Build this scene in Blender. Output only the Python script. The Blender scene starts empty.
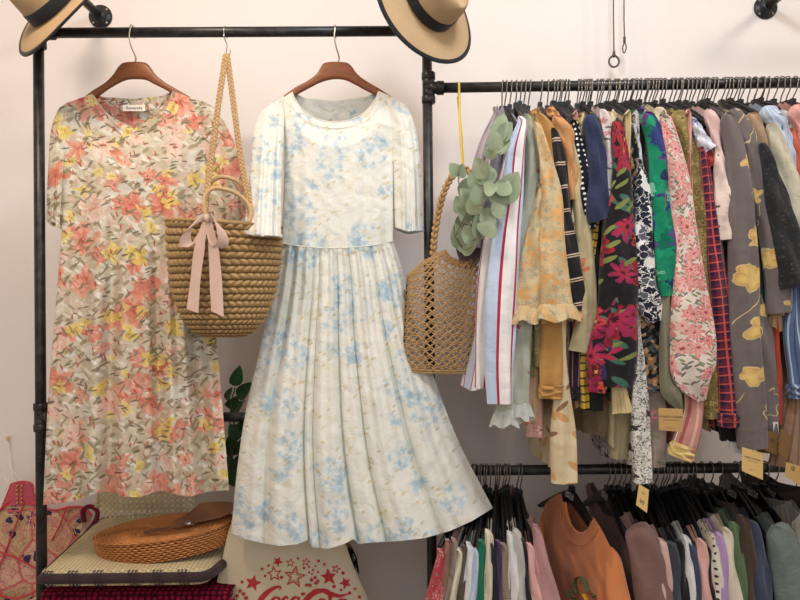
import bpy, math, random
import numpy as np
from mathutils import Vector, Matrix, noise as mnoise
PI = math.pi
C = bpy.context.scene.collection
random.seed(7)
# ------------------------------------------------------------------ camera geometry
FPX = 620.0
CAMZ = 1.3
ROLL = math.radians(0.4)
RY = 1.8          # depth of the rack
WY = 2.18         # depth of the back wall

def P(px, py, Y=RY):
    dx, dy = px - 400.0, 300.0 - py
    wx = math.cos(ROLL) * dx + math.sin(ROLL) * dy
    wz = -math.sin(ROLL) * dx + math.cos(ROLL) * dy
    return Vector((wx * Y / FPX, Y, CAMZ + wz * Y / FPX))

def PN(px, py, Y):
    dx, dy = px - 400.0, 300.0 - py
    wx = math.cos(ROLL) * dx + math.sin(ROLL) * dy
    wz = -math.sin(ROLL) * dx + math.cos(ROLL) * dy
    return np.stack([wx * Y / FPX, np.zeros_like(wx) + Y, CAMZ + wz * Y / FPX], -1)

# ------------------------------------------------------------------ object helpers
def link(o, parent=None):
    C.objects.link(o)
    if parent is not None:
        o.parent = parent
        o.matrix_parent_inverse = parent.matrix_world.inverted() if False else Matrix.Translation(-parent.location)
    return o

def thing(name, label, cat, loc=(0, 0, 0), group=None):
    o = bpy.data.objects.new(name, None)
    o.empty_display_size = 0.05
    o.location = loc
    C.objects.link(o)
    return tag(o, label, cat, group)

def tag(o, label, cat, group=None):
    o['label'] = label; o['category'] = cat
    if group: o['group'] = group
    return o

def mk(name, V, Fc, mat, parent=None, uv=None, smooth=True):
    """one mesh object; uv: per-vertex (N,2)"""
    me = bpy.data.meshes.new(name)
    V = np.asarray(V, dtype=np.float64).reshape(-1, 3)
    me.from_pydata(V.tolist(), [], Fc if isinstance(Fc, list) else Fc.tolist())
    if uv is not None:
        uvl = me.uv_layers.new(name='UVMap')
        li = np.empty(len(me.loops), dtype=np.int32)
        me.loops.foreach_get('vertex_index', li)
        uvl.data.foreach_set('uv', np.asarray(uv, dtype=np.float32)[li].ravel())
    if smooth:
        me.polygons.foreach_set('use_smooth', np.ones(len(me.polygons), dtype=bool))
    me.materials.append(mat)
    me.update()
    o = bpy.data.objects.new(name, me)
    link(o, parent)
    return o

def struct(o):
    o['kind'] = 'structure'; return o

class Acc:
    def __init__(s): s.V = []; s.F = []; s.U = []; s.n = 0
    def add(s, V, F, U=None):
        V = np.asarray(V, dtype=np.float64).reshape(-1, 3)
        F = F if isinstance(F, list) else F.tolist()
        s.V.append(V); s.F += [[i + s.n for i in f] for f in F]
        s.U.append(np.asarray(U, dtype=np.float64).reshape(-1, 2) if U is not None else V[:, [0, 2]])
        s.n += len(V)
    def build(s, name, mat, parent=None, smooth=True):
        return mk(name, np.concatenate(s.V), s.F, mat, parent, np.concatenate(s.U), smooth)

def gridF(nr, nc, wrap=False):
    r = np.arange(nr - 1)[:, None]; c = np.arange(nc if wrap else nc - 1)[None, :]
    c2 = (c + 1) % nc
    a = r * nc + c; b = r * nc + c2; d = (r + 1) * nc + c2; e = (r + 1) * nc + c
    return np.stack([a, e, d, b], -1).reshape(-1, 4)

def smooth_path(pts, n):
    """Catmull-Rom through k-dim pts, n samples, uniform in chord length"""
    p = np.array([list(q) for q in pts], dtype=float)
    if len(p) == 2:
        t = np.linspace(0, 1, n)[:, None]; return p[0] * (1 - t) + p[1] * t
    ext = np.vstack([2 * p[0] - p[1], p, 2 * p[-1] - p[-2]])
    out = []
    for i in range(len(p) - 1):
        p0, p1, p2, p3 = ext[i:i + 4]
        t = np.linspace(0, 1, 16, endpoint=False)[:, None]
        out.append(0.5 * ((2 * p1) + (-p0 + p2) * t + (2 * p0 - 5 * p1 + 4 * p2 - p3) * t ** 2 + (-p0 + 3 * p1 - 3 * p2 + p3) * t ** 3))
    out = np.vstack(out + [p[-1:]])
    return resamp(out, n)

def resamp(out, n):
    out = np.array([list(q) for q in out], dtype=float)
    k = min(3, out.shape[1]) if out.shape[1] > 2 else 2
    d = np.r_[0, np.cumsum(np.linalg.norm(np.diff(out[:, :2] if k == 2 else out[:, :3], axis=0), axis=1))]
    s = np.linspace(0, d[-1], n)
    return np.stack([np.interp(s, d, out[:, j]) for j in range(out.shape[1])], -1)

def tube(acc, pts, r, ns=8, n=None, caps=True, twist=0.0, flat=None):
    """round tube along world pts; r float or list"""
    p = np.array([list(q) for q in pts], dtype=float)
    rr = np.full(len(p), r, dtype=float) if np.isscalar(r) else np.array(r, dtype=float)
    if n:
        q = smooth_path(np.hstack([p, rr[:, None]]), n); p = q[:, :3]; rr = q[:, 3]
    T = np.gradient(p, axis=0); T /= np.linalg.norm(T, axis=1)[:, None] + 1e-12
    up = np.array([0, 0, 1.0]) if abs(T[0][2]) < .9 else np.array([0, 1.0, 0])
    N = np.cross(T[0], up); N /= np.linalg.norm(N)
    rows = []; L = 0; U = []
    for i in range(len(p)):
        N = N - T[i] * N.dot(T[i]); N /= np.linalg.norm(N) + 1e-12
        B = np.cross(T[i], N)
        if i: L += np.linalg.norm(p[i] - p[i - 1])
        a = np.linspace(0, 2 * PI, ns, endpoint=False) + twist * L
        fx, fy = (1, 1) if flat is None else flat
        rows.append(p[i] + rr[i] * (fx * np.cos(a)[:, None] * N + fy * np.sin(a)[:, None] * B))
        U.append(np.stack([a / (2 * PI) * 2 * PI * rr.max(), np.full(ns, L)], -1))
    V = np.vstack(rows); F = gridF(len(p), ns, True).tolist()
    if caps:
        F.append(list(range(ns))); F.append(list(range((len(p) - 1) * ns, len(p) * ns))[::-1])
    acc.add(V, F, np.vstack(U))

def box(acc, c, h, R=None):
    """box centre c, half sizes h, optional rotation matrix"""
    V = []
    for x in (-1, 1):
        for y in (-1, 1):
            for z in (-1, 1):
                v = Vector((x * h[0], y * h[1], z * h[2]))
                if R is not None: v = R @ v
                V.append(list(v + Vector(c)))
    F = [[0, 1, 3, 2], [4, 6, 7, 5], [0, 4, 5, 1], [2, 3, 7, 6], [0, 2, 6, 4], [1, 5, 7, 3]]
    acc.add(V, F)

def lathe(acc, prof, M=Matrix.Identity(4), ns=64, mod=None):
    """prof list of (r,z)"""
    a = np.linspace(0, 2 * PI, ns, endpoint=False)
    rows = []; U = []
    L = 0
    for i, (r, z) in enumerate(prof):
        if i: L += math.hypot(r - prof[i - 1][0], z - prof[i - 1][1])
        x, y, zz = r * np.cos(a), r * np.sin(a), np.full(ns, float(z))
        if mod: x, y, zz = mod(x, y, zz, a, i)
        rows.append(np.stack([x, y, zz], -1)); U.append(np.stack([a * 0.12, np.full(ns, L)], -1))
    V = np.vstack(rows)
    Mn = np.array(M); V = V @ Mn[:3, :3].T + Mn[:3, 3]
    acc.add(V, gridF(len(prof), ns, True), np.vstack(U))

def sphere(acc, c, r, ns=10, nr=7, sc=(1, 1, 1)):
    t = np.linspace(0.02, PI - 0.02, nr); a = np.linspace(0, 2 * PI, ns, endpoint=False)
    V = np.stack([np.outer(np.sin(t), np.cos(a)) * sc[0], np.outer(np.sin(t), np.sin(a)) * sc[1], np.outer(np.cos(t), np.ones(ns)) * sc[2]], -1).reshape(-1, 3) * r + np.array(list(c))
    acc.add(V, gridF(nr, ns, True))

def text_mesh(name, s, size, mat, parent, M, extrude=0.0, align='CENTER', bold=0.0, sx=1.0):
    cu = bpy.data.curves.new(name, 'FONT'); cu.body = s; cu.size = size; cu.align_x = align; cu.align_y = 'CENTER'
    cu.extrude = extrude; cu.offset = bold; cu.resolution_u = 3
    o = bpy.data.objects.new(name, cu); C.objects.link(o)
    dg = bpy.context.evaluated_depsgraph_get()
    me = bpy.data.meshes.new_from_object(o.evaluated_get(dg))
    bpy.data.objects.remove(o); 
    me.transform(M @ Matrix.Diagonal((sx, 1, 1, 1)))
    me.materials.clear(); me.materials.append(mat)
    o2 = bpy.data.objects.new(name, me)
    return link(o2, parent)

# ------------------------------------------------------------------ node DSL
def lin(c):
    if len(c) == 4: c = c[:3]
    return tuple(((v / 255) / 12.92 if v / 255 <= 0.04045 else ((v / 255 + 0.055) / 1.055) ** 2.4) for v in c) + (1.0,)

class S:
    def __init__(s, mb, sock): s.mb = mb; s.k = sock
    def _o(s, op, b, rev=False): return s.mb.M(op, b, s) if rev else s.mb.M(op, s, b)
    def __add__(s, b): return s._o('ADD', b)
    def __radd__(s, b): return s._o('ADD', b)
    def __sub__(s, b): return s._o('SUBTRACT', b)
    def __rsub__(s, b): return s._o('SUBTRACT', b, True)
    def __mul__(s, b): return s._o('MULTIPLY', b)
    def __rmul__(s, b): return s._o('MULTIPLY', b)
    def __truediv__(s, b): return s._o('DIVIDE', b)

class MB:
    def __init__(s, name, rough=0.85, spec=0.25, metal=0.0, sheen=0.0):
        s.mat = bpy.data.materials.new(name); s.mat.use_nodes = True
        s.nt = s.mat.node_tree; s.b = s.nt.nodes['Principled BSDF']
        s.b.inputs['Roughness'].default_value = rough
        s.b.inputs['Specular IOR Level'].default_value = spec
        s.b.inputs['Metallic'].default_value = metal
        s.b.inputs['Sheen Weight'].default_value = sheen
        s._uv = None
    def N(s, t): return s.nt.nodes.new(t)
    def put(s, inp, v):
        if isinstance(v, S): s.nt.links.new(v.k, inp)
        elif isinstance(v, (int, float)): inp.default_value = v
        else:
            v = tuple(v)
            try: inp.default_value = v
            except Exception: inp.default_value = v[:3]
    def M(s, op, a, b=0.0, c=0.0):
        n = s.N('ShaderNodeMath'); n.operation = op
        s.put(n.inputs[0], a); s.put(n.inputs[1], b); s.put(n.inputs[2], c)
        return S(s, n.outputs[0])
    def V(s, op, a, b=(0, 0, 0), scale=None):
        n = s.N('ShaderNodeVectorMath'); n.operation = op
        s.put(n.inputs[0], a); s.put(n.inputs[1], b)
        if scale is not None: s.put(n.inputs['Scale'], scale)
        return S(s, n.outputs['Value'] if op in ('LENGTH', 'DISTANCE', 'DOT_PRODUCT') else n.outputs['Vector'])
    def uv(s):
        if s._uv is None:
            n = s.N('ShaderNodeUVMap'); n.uv_map = 'UVMap'; s._uv = S(s, n.outputs[0])
        return s._uv
    def obj(s):
        n = s.N('ShaderNodeTexCoord'); return S(s, n.outputs['Object'])
    def sep(s, v):
        n = s.N('ShaderNodeSeparateXYZ'); s.put(n.inputs[0], v); return [S(s, o) for o in n.outputs]
    def comb(s, x, y, z=0.0):
        n = s.N('ShaderNodeCombineXYZ')
        for i, v in enumerate((x, y, z)): s.put(n.inputs[i], v)
        return S(s, n.outputs[0])
    def noise(s, v, scale, detail=2.0, rough=0.5, dist=0.0):
        n = s.N('ShaderNodeTexNoise'); s.put(n.inputs['Vector'], v); n.inputs['Scale'].default_value = scale
        n.inputs['Detail'].default_value = detail; n.inputs['Roughness'].default_value = rough; n.inputs['Distortion'].default_value = dist
        return S(s, n.outputs[0]), S(s, n.outputs[1])
    def vor(s, v, scale=1.0, rand=1.0, feat='F1'):
        n = s.N('ShaderNodeTexVoronoi'); n.voronoi_dimensions = '2D'; n.feature = feat
        s.put(n.inputs['Vector'], v); n.inputs['Scale'].default_value = scale; n.inputs['Randomness'].default_value = rand
        if feat == 'DISTANCE_TO_EDGE': return S(s, n.outputs['Distance'])
        return S(s, n.outputs['Distance']), S(s, n.outputs['Color']), S(s, n.outputs['Position'])
    def mix(s, f, a, b):
        n = s.N('ShaderNodeMix'); n.data_type = 'RGBA'
        s.put(n.inputs[0], f); s.put(n.inputs[6], a); s.put(n.inputs[7], b)
        return S(s, n.outputs[2])
    def ss(s, x, lo, hi):
        n = s.N('ShaderNodeMapRange'); n.interpolation_type = 'SMOOTHSTEP'
        s.put(n.inputs[0], x); n.inputs[1].default_value = lo; n.inputs[2].default_value = hi
        return S(s, n.outputs[0])
    def ramp(s, x, stops, const=True):
        n = s.N('ShaderNodeValToRGB'); cr = n.color_ramp
        cr.interpolation = 'CONSTANT' if const else 'LINEAR'
        while len(cr.elements) < len(stops): cr.elements.new(0.5)
        for e, (p, c) in zip(cr.elements, stops): e.position = p; e.color = lin(c)
        s.put(n.inputs[0], x); return S(s, n.outputs[0])
    def distort(s, v, scale, amt):
        _, c = s.noise(v, scale, 2)
        d = s.V('SUBTRACT', c, (0.5, 0.5, 0.5)); d = s.V('SCALE', d, scale=amt)
        return s.V('ADD', v, d)
    def bump(s, h, strength=0.3, dist=0.01):
        n = s.N('ShaderNodeBump'); s.put(n.inputs['Height'], h); n.inputs['Strength'].default_value = strength; n.inputs['Distance'].default_value = dist
        s.nt.links.new(n.outputs[0], s.b.inputs['Normal']); return s
    def color(s, c): s.put(s.b.inputs['Base Color'], c); return s
    def tint(s, c, v=None, amt=0.12, scale=30):
        f, _ = s.noise(v if v is not None else s.uv(), scale, 3)
        k = (f - 0.5) * amt * 2 + 1.0
        return s.V('SCALE', c, scale=k)

def cloth_bump(m, wr=0.35, scale=22, weave=True):
    v = m.uv()
    vd = m.distort(v, 14, 0.05)
    f, _ = m.noise(vd, scale, 4, 0.55)
    h = f
    if weave:
        g, _ = m.noise(v, 900, 1); h = h + g * 0.03
    m.bump(h, wr, 0.02)

def flower(m, vec, scale, R, petals=5, dens=1.0, off=(0, 0, 0), dis=0.0, inner=0.35):
    v = m.V('ADD', m.V('SCALE', vec, scale=scale), off)
    if dis: v = m.distort(v, 2.2, dis)
    d, c, p = m.vor(v)
    dv = m.V('SUBTRACT', v, p); x, y, _ = m.sep(dv)
    cr, cg, cb = m.sep(c)
    ang = m.M('ARCTAN2', y, x) + cr * 6.28
    k = m.M('ABSOLUTE', m.M('COSINE', ang * (petals / 2.0)))
    lim = (k * (1 - inner) + inner) * R * (0.65 + cg * 0.5)
    mask = m.ss(lim - d, 0.0, 0.04)
    if dens < 1: mask = mask * m.M('LESS_THAN', cb, dens)
    return mask, d / lim, cr, cg, k

def leaf(m, vec, scale, ang, asp, R, dens=0.6, off=(0, 0, 0), dis=0.25):
    v = m.distort(m.V('ADD', vec, off), 9, dis / scale * 1.5)
    x, y, _ = m.sep(v); ca, sa = math.cos(ang), math.sin(ang)
    u = (x * ca + y * sa) * scale; w = (y * ca - x * sa) * scale * asp
    d, c, _p = m.vor(m.comb(u, w))
    cr, cg, cb = m.sep(c)
    return m.ss(R - d, 0.0, 0.06) * m.M('LESS_THAN', cb, dens), cr

MATS = {}
def plain(name, col, rough=0.85, amt=0.08, wr=0.3, sheen=0.2, spec=0.2, scale=22):
    if name in MATS: return MATS[name]
    m = MB(name, rough, spec, sheen=sheen)
    m.color(m.tint(lin(col), amt=amt, scale=18)); cloth_bump(m, wr, scale)
    MATS[name] = m.mat; return m.mat

def simple(name, col, rough=0.5, spec=0.5, metal=0.0, amt=0.06, scale=40, bump=0.0):
    if name in MATS: return MATS[name]
    m = MB(name, rough, spec, metal)
    o = m.obj(); f, _ = m.noise(o, scale, 3)
    m.color(m.V('SCALE', lin(col), scale=(f - 0.5) * amt * 2 + 1.0))
    if bump: m.bump(f, bump, 0.005)
    MATS[name] = m.mat; return m.mat

def stripes(name, base, bands, period, axis=0, wr=0.3, wob=0.0, bump=True):
    """bands: list of (start,end,color) in 0..1 of a period (metres)"""
    m = MB(name, 0.85, 0.2, sheen=0.2); v = m.uv()
    if wob: v = m.distort(v, 6, wob)
    x = m.sep(v)[axis]
    t = m.M('FRACT', x / period + 10.0)
    stops = [(0.0, base)]
    for a, b, c in bands: stops += [(a, c), (b, base)]
    if bands[0][0] == 0.0: stops = stops[1:]
    m.color(m.tint(m.ramp(t, stops), amt=0.08)); cloth_bump(m, wr) if bump else None
    return m.mat

def plaid(name, base, c1, c2, period, wr=0.3):
    m = MB(name, 0.85, 0.2, sheen=0.2); x, y, _ = m.sep(m.uv())
    def w(x, ph, th): return m.M('GREATER_THAN', m.M('SINE', x * (2 * PI / period) + ph), th)
    col = m.mix(w(x, 0, 0.45) * 0.6, lin(base), lin(c1)); col = m.mix(w(y, 0, 0.45) * 0.6, col, lin(c1))
    col = m.mix(w(x, 2, 0.88) * 0.8, col, lin(c2)); col = m.mix(w(y, 2, 0.88) * 0.8, col, lin(c2))
    m.color(col); cloth_bump(m, wr); return m.mat

def dots(name, base, col, period, R=0.28):
    m = MB(name, 0.85, 0.2); d, _, _ = m.vor(m.uv(), 1 / period, 0.15)
    m.color(m.mix(m.ss(R - d, 0, 0.05), lin(base), lin(col))); cloth_bump(m, 0.25); return m.mat

def blotch(name, cols, scale, dis=0.6, wr=0.3, edges=None):
    """random coloured cells; cols list"""
    m = MB(name, 0.8, 0.2, sheen=0.1); v = m.V('SCALE', m.uv(), scale=scale); v = m.distort(v, 1.8, dis)
    d, c, _ = m.vor(v); r, g, b = m.sep(c)
    n = len(cols); col = m.ramp(r, [(i / n, cc) for i, cc in enumerate(cols)])
    if edges is not None:
        e = m.vor(v, feat='DISTANCE_TO_EDGE'); col = m.mix(m.ss(0.07 - e, 0, 0.03), col, lin(edges))
    m.color(m.tint(col, amt=0.15, scale=60)); cloth_bump(m, wr); return m.mat

def floral(name, base, lay, leaves=(), wr=0.3, base2=None, rough=0.85):
    """lay: (scale,R,petals,dens,colA,colB,centre) ; leaves: (scale,ang,asp,R,dens,col)"""
    m = MB(name, rough, 0.2, sheen=0.15); v = m.uv()
    col = lin(base)
    f, _ = m.noise(v, 20, 3)
    col = m.mix(m.ss(f, 0.4, 0.62), lin(base), lin(base2 or [c * 0.93 for c in base]))
    for i, (sc, ang, asp, R, dens, c) in enumerate(leaves):
        k, r = leaf(m, v, sc, ang, asp, R, dens, (i * 3.1 + .7, i * 1.7, 0)); col = m.mix(k, col, lin(c))
    for i, (sc, R, pet, dens, ca, cb, cc) in enumerate(lay):
        k, t, r, g, pk = flower(m, v, sc, R, pet, dens, (i * 5.3 + 2, i * 2.9 + 1, 0), 0.35)
        fc = m.mix(m.ss(t + r * 0.6 - pk * .3, 0.3, 1.0), lin(cb), lin(ca))
        fc = m.mix(m.ss(0.25 - t, 0, 0.1), fc, lin(cc)); col = m.mix(k, col, fc)
    m.color(col); cloth_bump(m, wr); return m.mat
# ================================================================== ROOM
m = MB('wall_paint', 0.9, 0.15)
o_ = m.obj(); f_, _ = m.noise(o_, 1.2, 3); g_, _ = m.noise(o_, 60, 3)
m.color(m.mix(m.ss(f_, 0.35, 0.65), lin((238, 231, 227)), lin((242, 236, 233)))); m.bump(g_, 0.08, 0.004)
M_WALL = m.mat
M_CEIL = simple('ceiling_paint', (240, 238, 235), 0.9, 0.1)
m = MB('floor_tile', 0.45, 0.4); x_, y_, _ = m.sep(m.obj())
gx = m.M('ABSOLUTE', m.M('FRACT', x_ / 0.6 + 20.0) - 0.5); gy = m.M('ABSOLUTE', m.M('FRACT', y_ / 0.6 + 20.0) - 0.5)
m.color(m.mix(m.M('GREATER_THAN', m.M('MAXIMUM', gx, gy), 0.494), m.tint(lin((176, 166, 156)), m.obj(), 0.1, 5), lin((120, 112, 104))))
M_FLOOR = m.mat

def slab(name, lo, hi, mat):
    a = Acc(); box(a, [(lo[i] + hi[i]) / 2 for i in range(3)], [(hi[i] - lo[i]) / 2 for i in range(3)])
    return struct(a.build(name, mat, smooth=False))
slab('wall_back', (-2.6, WY, 0), (3.2, WY + 0.1, 2.9), M_WALL)
slab('wall_left', (-2.7, -1.6, 0), (-2.6, WY + 0.1, 2.9), M_WALL)
slab('wall_right', (3.2, -1.6, 0), (3.3, WY + 0.1, 2.9), M_WALL)
slab('floor', (-2.7, -1.6, -0.1), (3.3, WY + 0.1, 0), M_FLOOR)
slab('ceiling', (-2.7, -1.6, 2.9), (3.3, WY + 0.1, 3.0), M_CEIL)
slab('baseboard_back', (-2.6, WY - 0.015, 0), (3.2, WY, 0.09), simple('trim_paint', (225, 222, 218), 0.6))

# ================================================================== RACK
m = MB('black_iron_pipe', 0.38, 0.5, 0.35); o_ = m.obj(); f_, _ = m.noise(o_, 30, 4, 0.7)
x_, y_, z_ = m.sep(o_)
g_, _ = m.noise(m.comb(x_ * 6.0, y_ * 60.0, z_ * 6.0), 6, 3, 0.7)
c_ = m.mix(m.ss(f_, 0.35, 0.7), lin((34, 36, 38)), lin((62, 62, 62)))
c_ = m.mix(m.ss(g_, 0.68, 0.74) * 0.7, c_, lin((138, 112, 92)))
m.color(c_); m.bump(f_, 0.15, 0.003); M_PIPE = m.mat
PR = 0.0145
rack = thing('clothing_rack', 'black iron pipe clothing rack fixed to the white wall', 'clothing rack', P(431, 480))
def pipe(name, a, b, r=PR):
    A = Acc(); tube(A, [a, Vector(a).lerp(Vector(b), .5), b], r, 24); return A.build(name, M_PIPE, rack)
def collar(acc, c, ax, r=PR * 1.38, L=0.011):
    ax = Vector(ax).normalized(); c = Vector(c)
    tube(acc, [c - ax * L, c - ax * L * .8, c + ax * L * .8, c + ax * L], [r * .9, r, r, r * .9], 24)
def tee(c, axes, arm=0.034):
    A = Acc(); c = Vector(c)
    for ax in axes:
        ax = Vector(ax).normalized()
        tube(A, [c - ax * 0.002, c + ax * arm], PR * 1.22, 24); collar(A, c + ax * arm, ax)
    sphere(A, c, PR * 1.25, 16, 12)
    return A.build('fitting', M_PIPE, rack)
ULt, ULb = P(38, -44), P(41.5, 640); URt, URb = P(426, -44), P(433, 640)
ULb.z = 0.0; ULb.x = P(42, 640).x; URb.z = 0; ULt.x = P(38, -44).x
pipe('upright', ULt, ULb); pipe('upright', URt, URb)
LX, RX = P(39, 33), P(427.5, 31)
pipe('rail', LX, RX)                                   # left hanging rail
R1a, R1b = P(428.5, 88), P(960, 80.5); pipe('rail', R1a, R1b)
R2a, R2b = P(432, 471), P(960, 465.5); pipe('rail', R2a, R2b)
CBa, CBb = P(41, 417), P(431.5, 417); pipe('crossbar', CBa, CBb, PR * .95)
tee(LX, [(1, 0, 0), (0, 0, -1), (0, 0, 1)]); tee(RX, [(-1, 0, 0), (0, 0, -1), (0, 0, 1)])
tee(R1a, [(1, 0, 0), (0, 0, 1), (0, 0, -1)]); tee(R2a, [(1, 0, 0), (0, 0, 1), (0, 0, -1)])
tee(CBa, [(1, 0, 0), (0, 0, 1), (0, 0, -1)], .03); tee(CBb, [(-1, 0, 0), (0, 0, 1), (0, 0, -1)], .03)
UXb = Vector((R1b.x, RY, 0)); UXt = Vector((R1b.x, RY, ULt.z)); pipe('upright', UXt, UXb)
def flange(c):
    A = Acc(); M = Matrix.Translation(c) @ Matrix.Rotation(PI / 2, 4, 'X')
    lathe(A, [(0.001, 0), (0.040, 0), (0.041, .003), (.040, .007), (.027, .009), (.024, .014), (.0225, .026), (.0005, .026)], M, 40)
    o = A.build('flange', M_PIPE, rack)
    B = Acc()
    for k in range(4):
        a = PI / 4 + k * PI / 2
        lathe(B, [(0.0002, .0105), (.003, .010), (.0045, .008), (.0047, .005)], Matrix.Translation(c + Vector((math.cos(a) * .0325, 0, math.sin(a) * .0325))) @ Matrix.Rotation(PI / 2, 4, 'X'), 12)
    B.build('screw', simple('steel', (170, 165, 160), 0.35, 0.5, 0.9), o)
for px, py in ((101, 17), (765, 8)):
    w = P(px, py, WY); flange(w)
    fr = Vector((w.x, RY, w.z)); pipe('bracket_pipe', w, fr)
    if px < 400:
        ULt2 = Vector((ULt.x, RY, w.z)); tee(ULt2, [(1, 0, 0), (0, 0, -1)]); pipe('bracket_pipe', ULt2, fr); tee(fr, [(0, 1, 0), (-1, 0, 0)])
    else:
        pipe('bracket_pipe', fr, Vector((R1b.x, RY, w.z))); tee(fr, [(0, 1, 0), (1, 0, 0)])

# ================================================================== WOODEN HANGERS
m = MB('hanger_wood', 0.42, 0.4); x_, y_, z_ = m.sep(m.obj())
f_, _ = m.noise(m.comb(x_ * 6.0, y_, z_ * 40.0), 4, 4, .6)
m.color(m.mix(f_, lin((104, 58, 34)), lin((158, 96, 58)))); M_WOOD = m.mat
M_STEEL = simple('hook_steel', (176, 168, 158), 0.3, 0.5, 0.85)
def hook_pts(r, rail_r, n=14, drop=0.06, bend=0.006):
    """hook in the local XZ plane, over a rail at the origin along Y. Starts at its open tip."""
    pts = []
    for i in range(n + 1):
        a = math.radians(-35 + 215 * i / n)
        pts.append(Vector((-math.cos(a) * r * -1, 0, math.sin(a) * r)))
    # ends on the -x side at angle 180 -> go down and back to centre
    pts.append(Vector((-r * .96, 0, -r * .7)))
    pts += [Vector((-r * .55, 0, -r * 1.35)), Vector((-bend * .3, 0, -r * 1.9)), Vector((0, 0, -r * 2.2)), Vector((0, 0, -drop))]
    return pts
def wood_hanger(px, tp_pts, bt_pts, label):
    c = P(px, 32)
    t = thing('wooden_hanger', label, 'hanger', c)
    # the hook passes over the rail front to back, so its plane is turned across the rail
    A = Acc(); r = PR + .004
    pts = []
    for i in range(15):
        a = math.radians(-40 + 225 * i / 14); pts.append(c + Vector((0.002 * i / 14, math.cos(a) * r, math.sin(a) * r)))
    zc = P(px, 60).z
    pts += [c + Vector((.000, -r * 1.02, -.022)), Vector((c.x + .004, c.y - r * .9, c.z - .048)), Vector((c.x + .012, c.y - r * .2, zc + .006)), Vector((c.x + .008, c.y, zc - .008)), Vector((c.x + .006, c.y, zc - .03))]
    tube(A, pts, 0.0022, 10, 60); A.build('hook', M_STEEL, t)
    # arched body: outline in px, extruded with rounded edge
    cx = P(px + 2, 62).x; 
    tp = smooth_path(tp_pts, 60)
    bt = smooth_path(bt_pts, 60)
    T = PN(tp[:, 0], tp[:, 1], RY); B = PN(bt[:, 0], bt[:, 1], RY)
    rows = []
    prof = [(0, -.3), (.06, -.8), (.2, -1), (.8, -1), (.94, -.8), (1, -.3), (1, .3), (.94, .8), (.8, 1), (.2, 1), (.06, .8), (0, .3)]
    for s, d in prof:
        q = T * (1 - s) + B * s; q[:, 1] += d * .008; rows.append(q)
    V = np.stack(rows, 1).reshape(-1, 3)
    F = gridF(60, 12, True).tolist() + [list(range(12)), list(range(59 * 12, 60 * 12))[::-1]]
    A = Acc(); A.add(V, F); A.build('hanger_body', M_WOOD, t)
    return t
wood_hanger(132, [(84, 98), (95, 90), (106, 83), (114, 75), (119, 67), (124, 63), (135, 62), (146, 63), (151, 68), (156, 75), (166, 83), (178, 90), (190, 97)], [(86, 104), (98, 96), (108, 89), (117, 84), (126, 80), (136, 79), (146, 80), (154, 84), (164, 89), (176, 96), (188, 103)], 'brown wooden hanger carrying the coral and yellow floral dress')
wood_hanger(335, [(284, 96), (295, 88), (308, 81), (317, 74), (321, 67), (325, 63), (336, 62), (347, 63), (352, 67), (357, 74), (366, 81), (378, 88), (392, 97)], [(286, 103), (298, 94), (309, 88), (319, 83), (328, 80), (336, 79), (345, 80), (354, 84), (365, 90), (377, 96), (390, 103)], 'brown wooden hanger carrying the pale blue flowered white dress')

# ================================================================== COONS PANEL
def panel(acc, top, bot, left, right, nu, nv, plane, disp, smooth_tb=(False, True), uvo=(0, 0)):
    """px outlines -> grid on a vertical plane; disp(u,v,x,z)->offset along plane normal (towards camera positive)"""
    f = lambda p, n, s: smooth_path(p, n) if s else resamp(p, n)
    T = f(top, nu, smooth_tb[0]); B = f(bot, nu, smooth_tb[1]); L = smooth_path(left, nv); R = smooth_path(right, nv)
    u = np.linspace(0, 1, nu)[None, :, None]; v = np.linspace(0, 1, nv)[:, None, None]
    X = (1 - v) * T[None] + v * B[None] + (1 - u) * L[:, None] + u * R[:, None] \
        - ((1 - u) * (1 - v) * T[0] + u * (1 - v) * T[-1] + (1 - u) * v * B[0] + u * v * B[-1])
    W, n, a = plane(X[..., 0], X[..., 1])
    U = np.broadcast_to(u[..., 0], X.shape[:2]); Vv = np.broadcast_to(v[..., 0], X.shape[:2])
    d = disp(U, Vv, a, W[..., 2])
    W = plane(X[..., 0], X[..., 1], d)[0]
    acc.add(W.reshape(-1, 3), gridF(nv, nu), np.stack([a + uvo[0], W[..., 2] + uvo[1]], -1).reshape(-1, 2))
    return W
def fplane(Y):
    def frontal(px, py, d=0.0):
        W = PN(px, py, Y - d); return W, np.array([0, -1.0, 0]), W[..., 0]
    return frontal
def aplane(R0, dx, dy):
    """vertical plane through R0 with horizontal direction (dx,dy)"""
    l = math.hypot(dx, dy); d = np.array([dx / l, dy / l]); n = np.array([d[1], -d[0]])
    if n[1] > 0: n = -n
    def f(px, py, d0=0.0):
        W1 = PN(px, py, 1.0)  # ray dir with Y=1
        r = np.stack([W1[..., 0], W1[..., 1], W1[..., 2] - CAMZ], -1)
        t = (n[0] * R0[0] + n[1] * R0[1] + d0) / (r[..., 0] * n[0] + r[..., 1] * n[1])
        W = r * t[..., None]; W[..., 2] += CAMZ
        a = (W[..., 0] - R0[0]) * d[0] + (W[..., 1] - R0[1]) * d[1]
        return W, np.array([n[0], n[1], 0.0]), a
    return f
def wave(u, seeds, warp=0.0):
    o = 0
    for k, (fr, ph, am) in enumerate(seeds): o = o + am * np.sin(2 * PI * fr * (u + warp * np.sin(5 * u + ph)) + ph)
    return o
def pleat(x):
    """soft sharp-edged pleat profile, period 1"""
    t = x - np.floor(x); return np.where(t < .82, np.sin(t / .82 * PI) ** .7, -0.35 * np.sin((t - .82) / .18 * PI))
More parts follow.
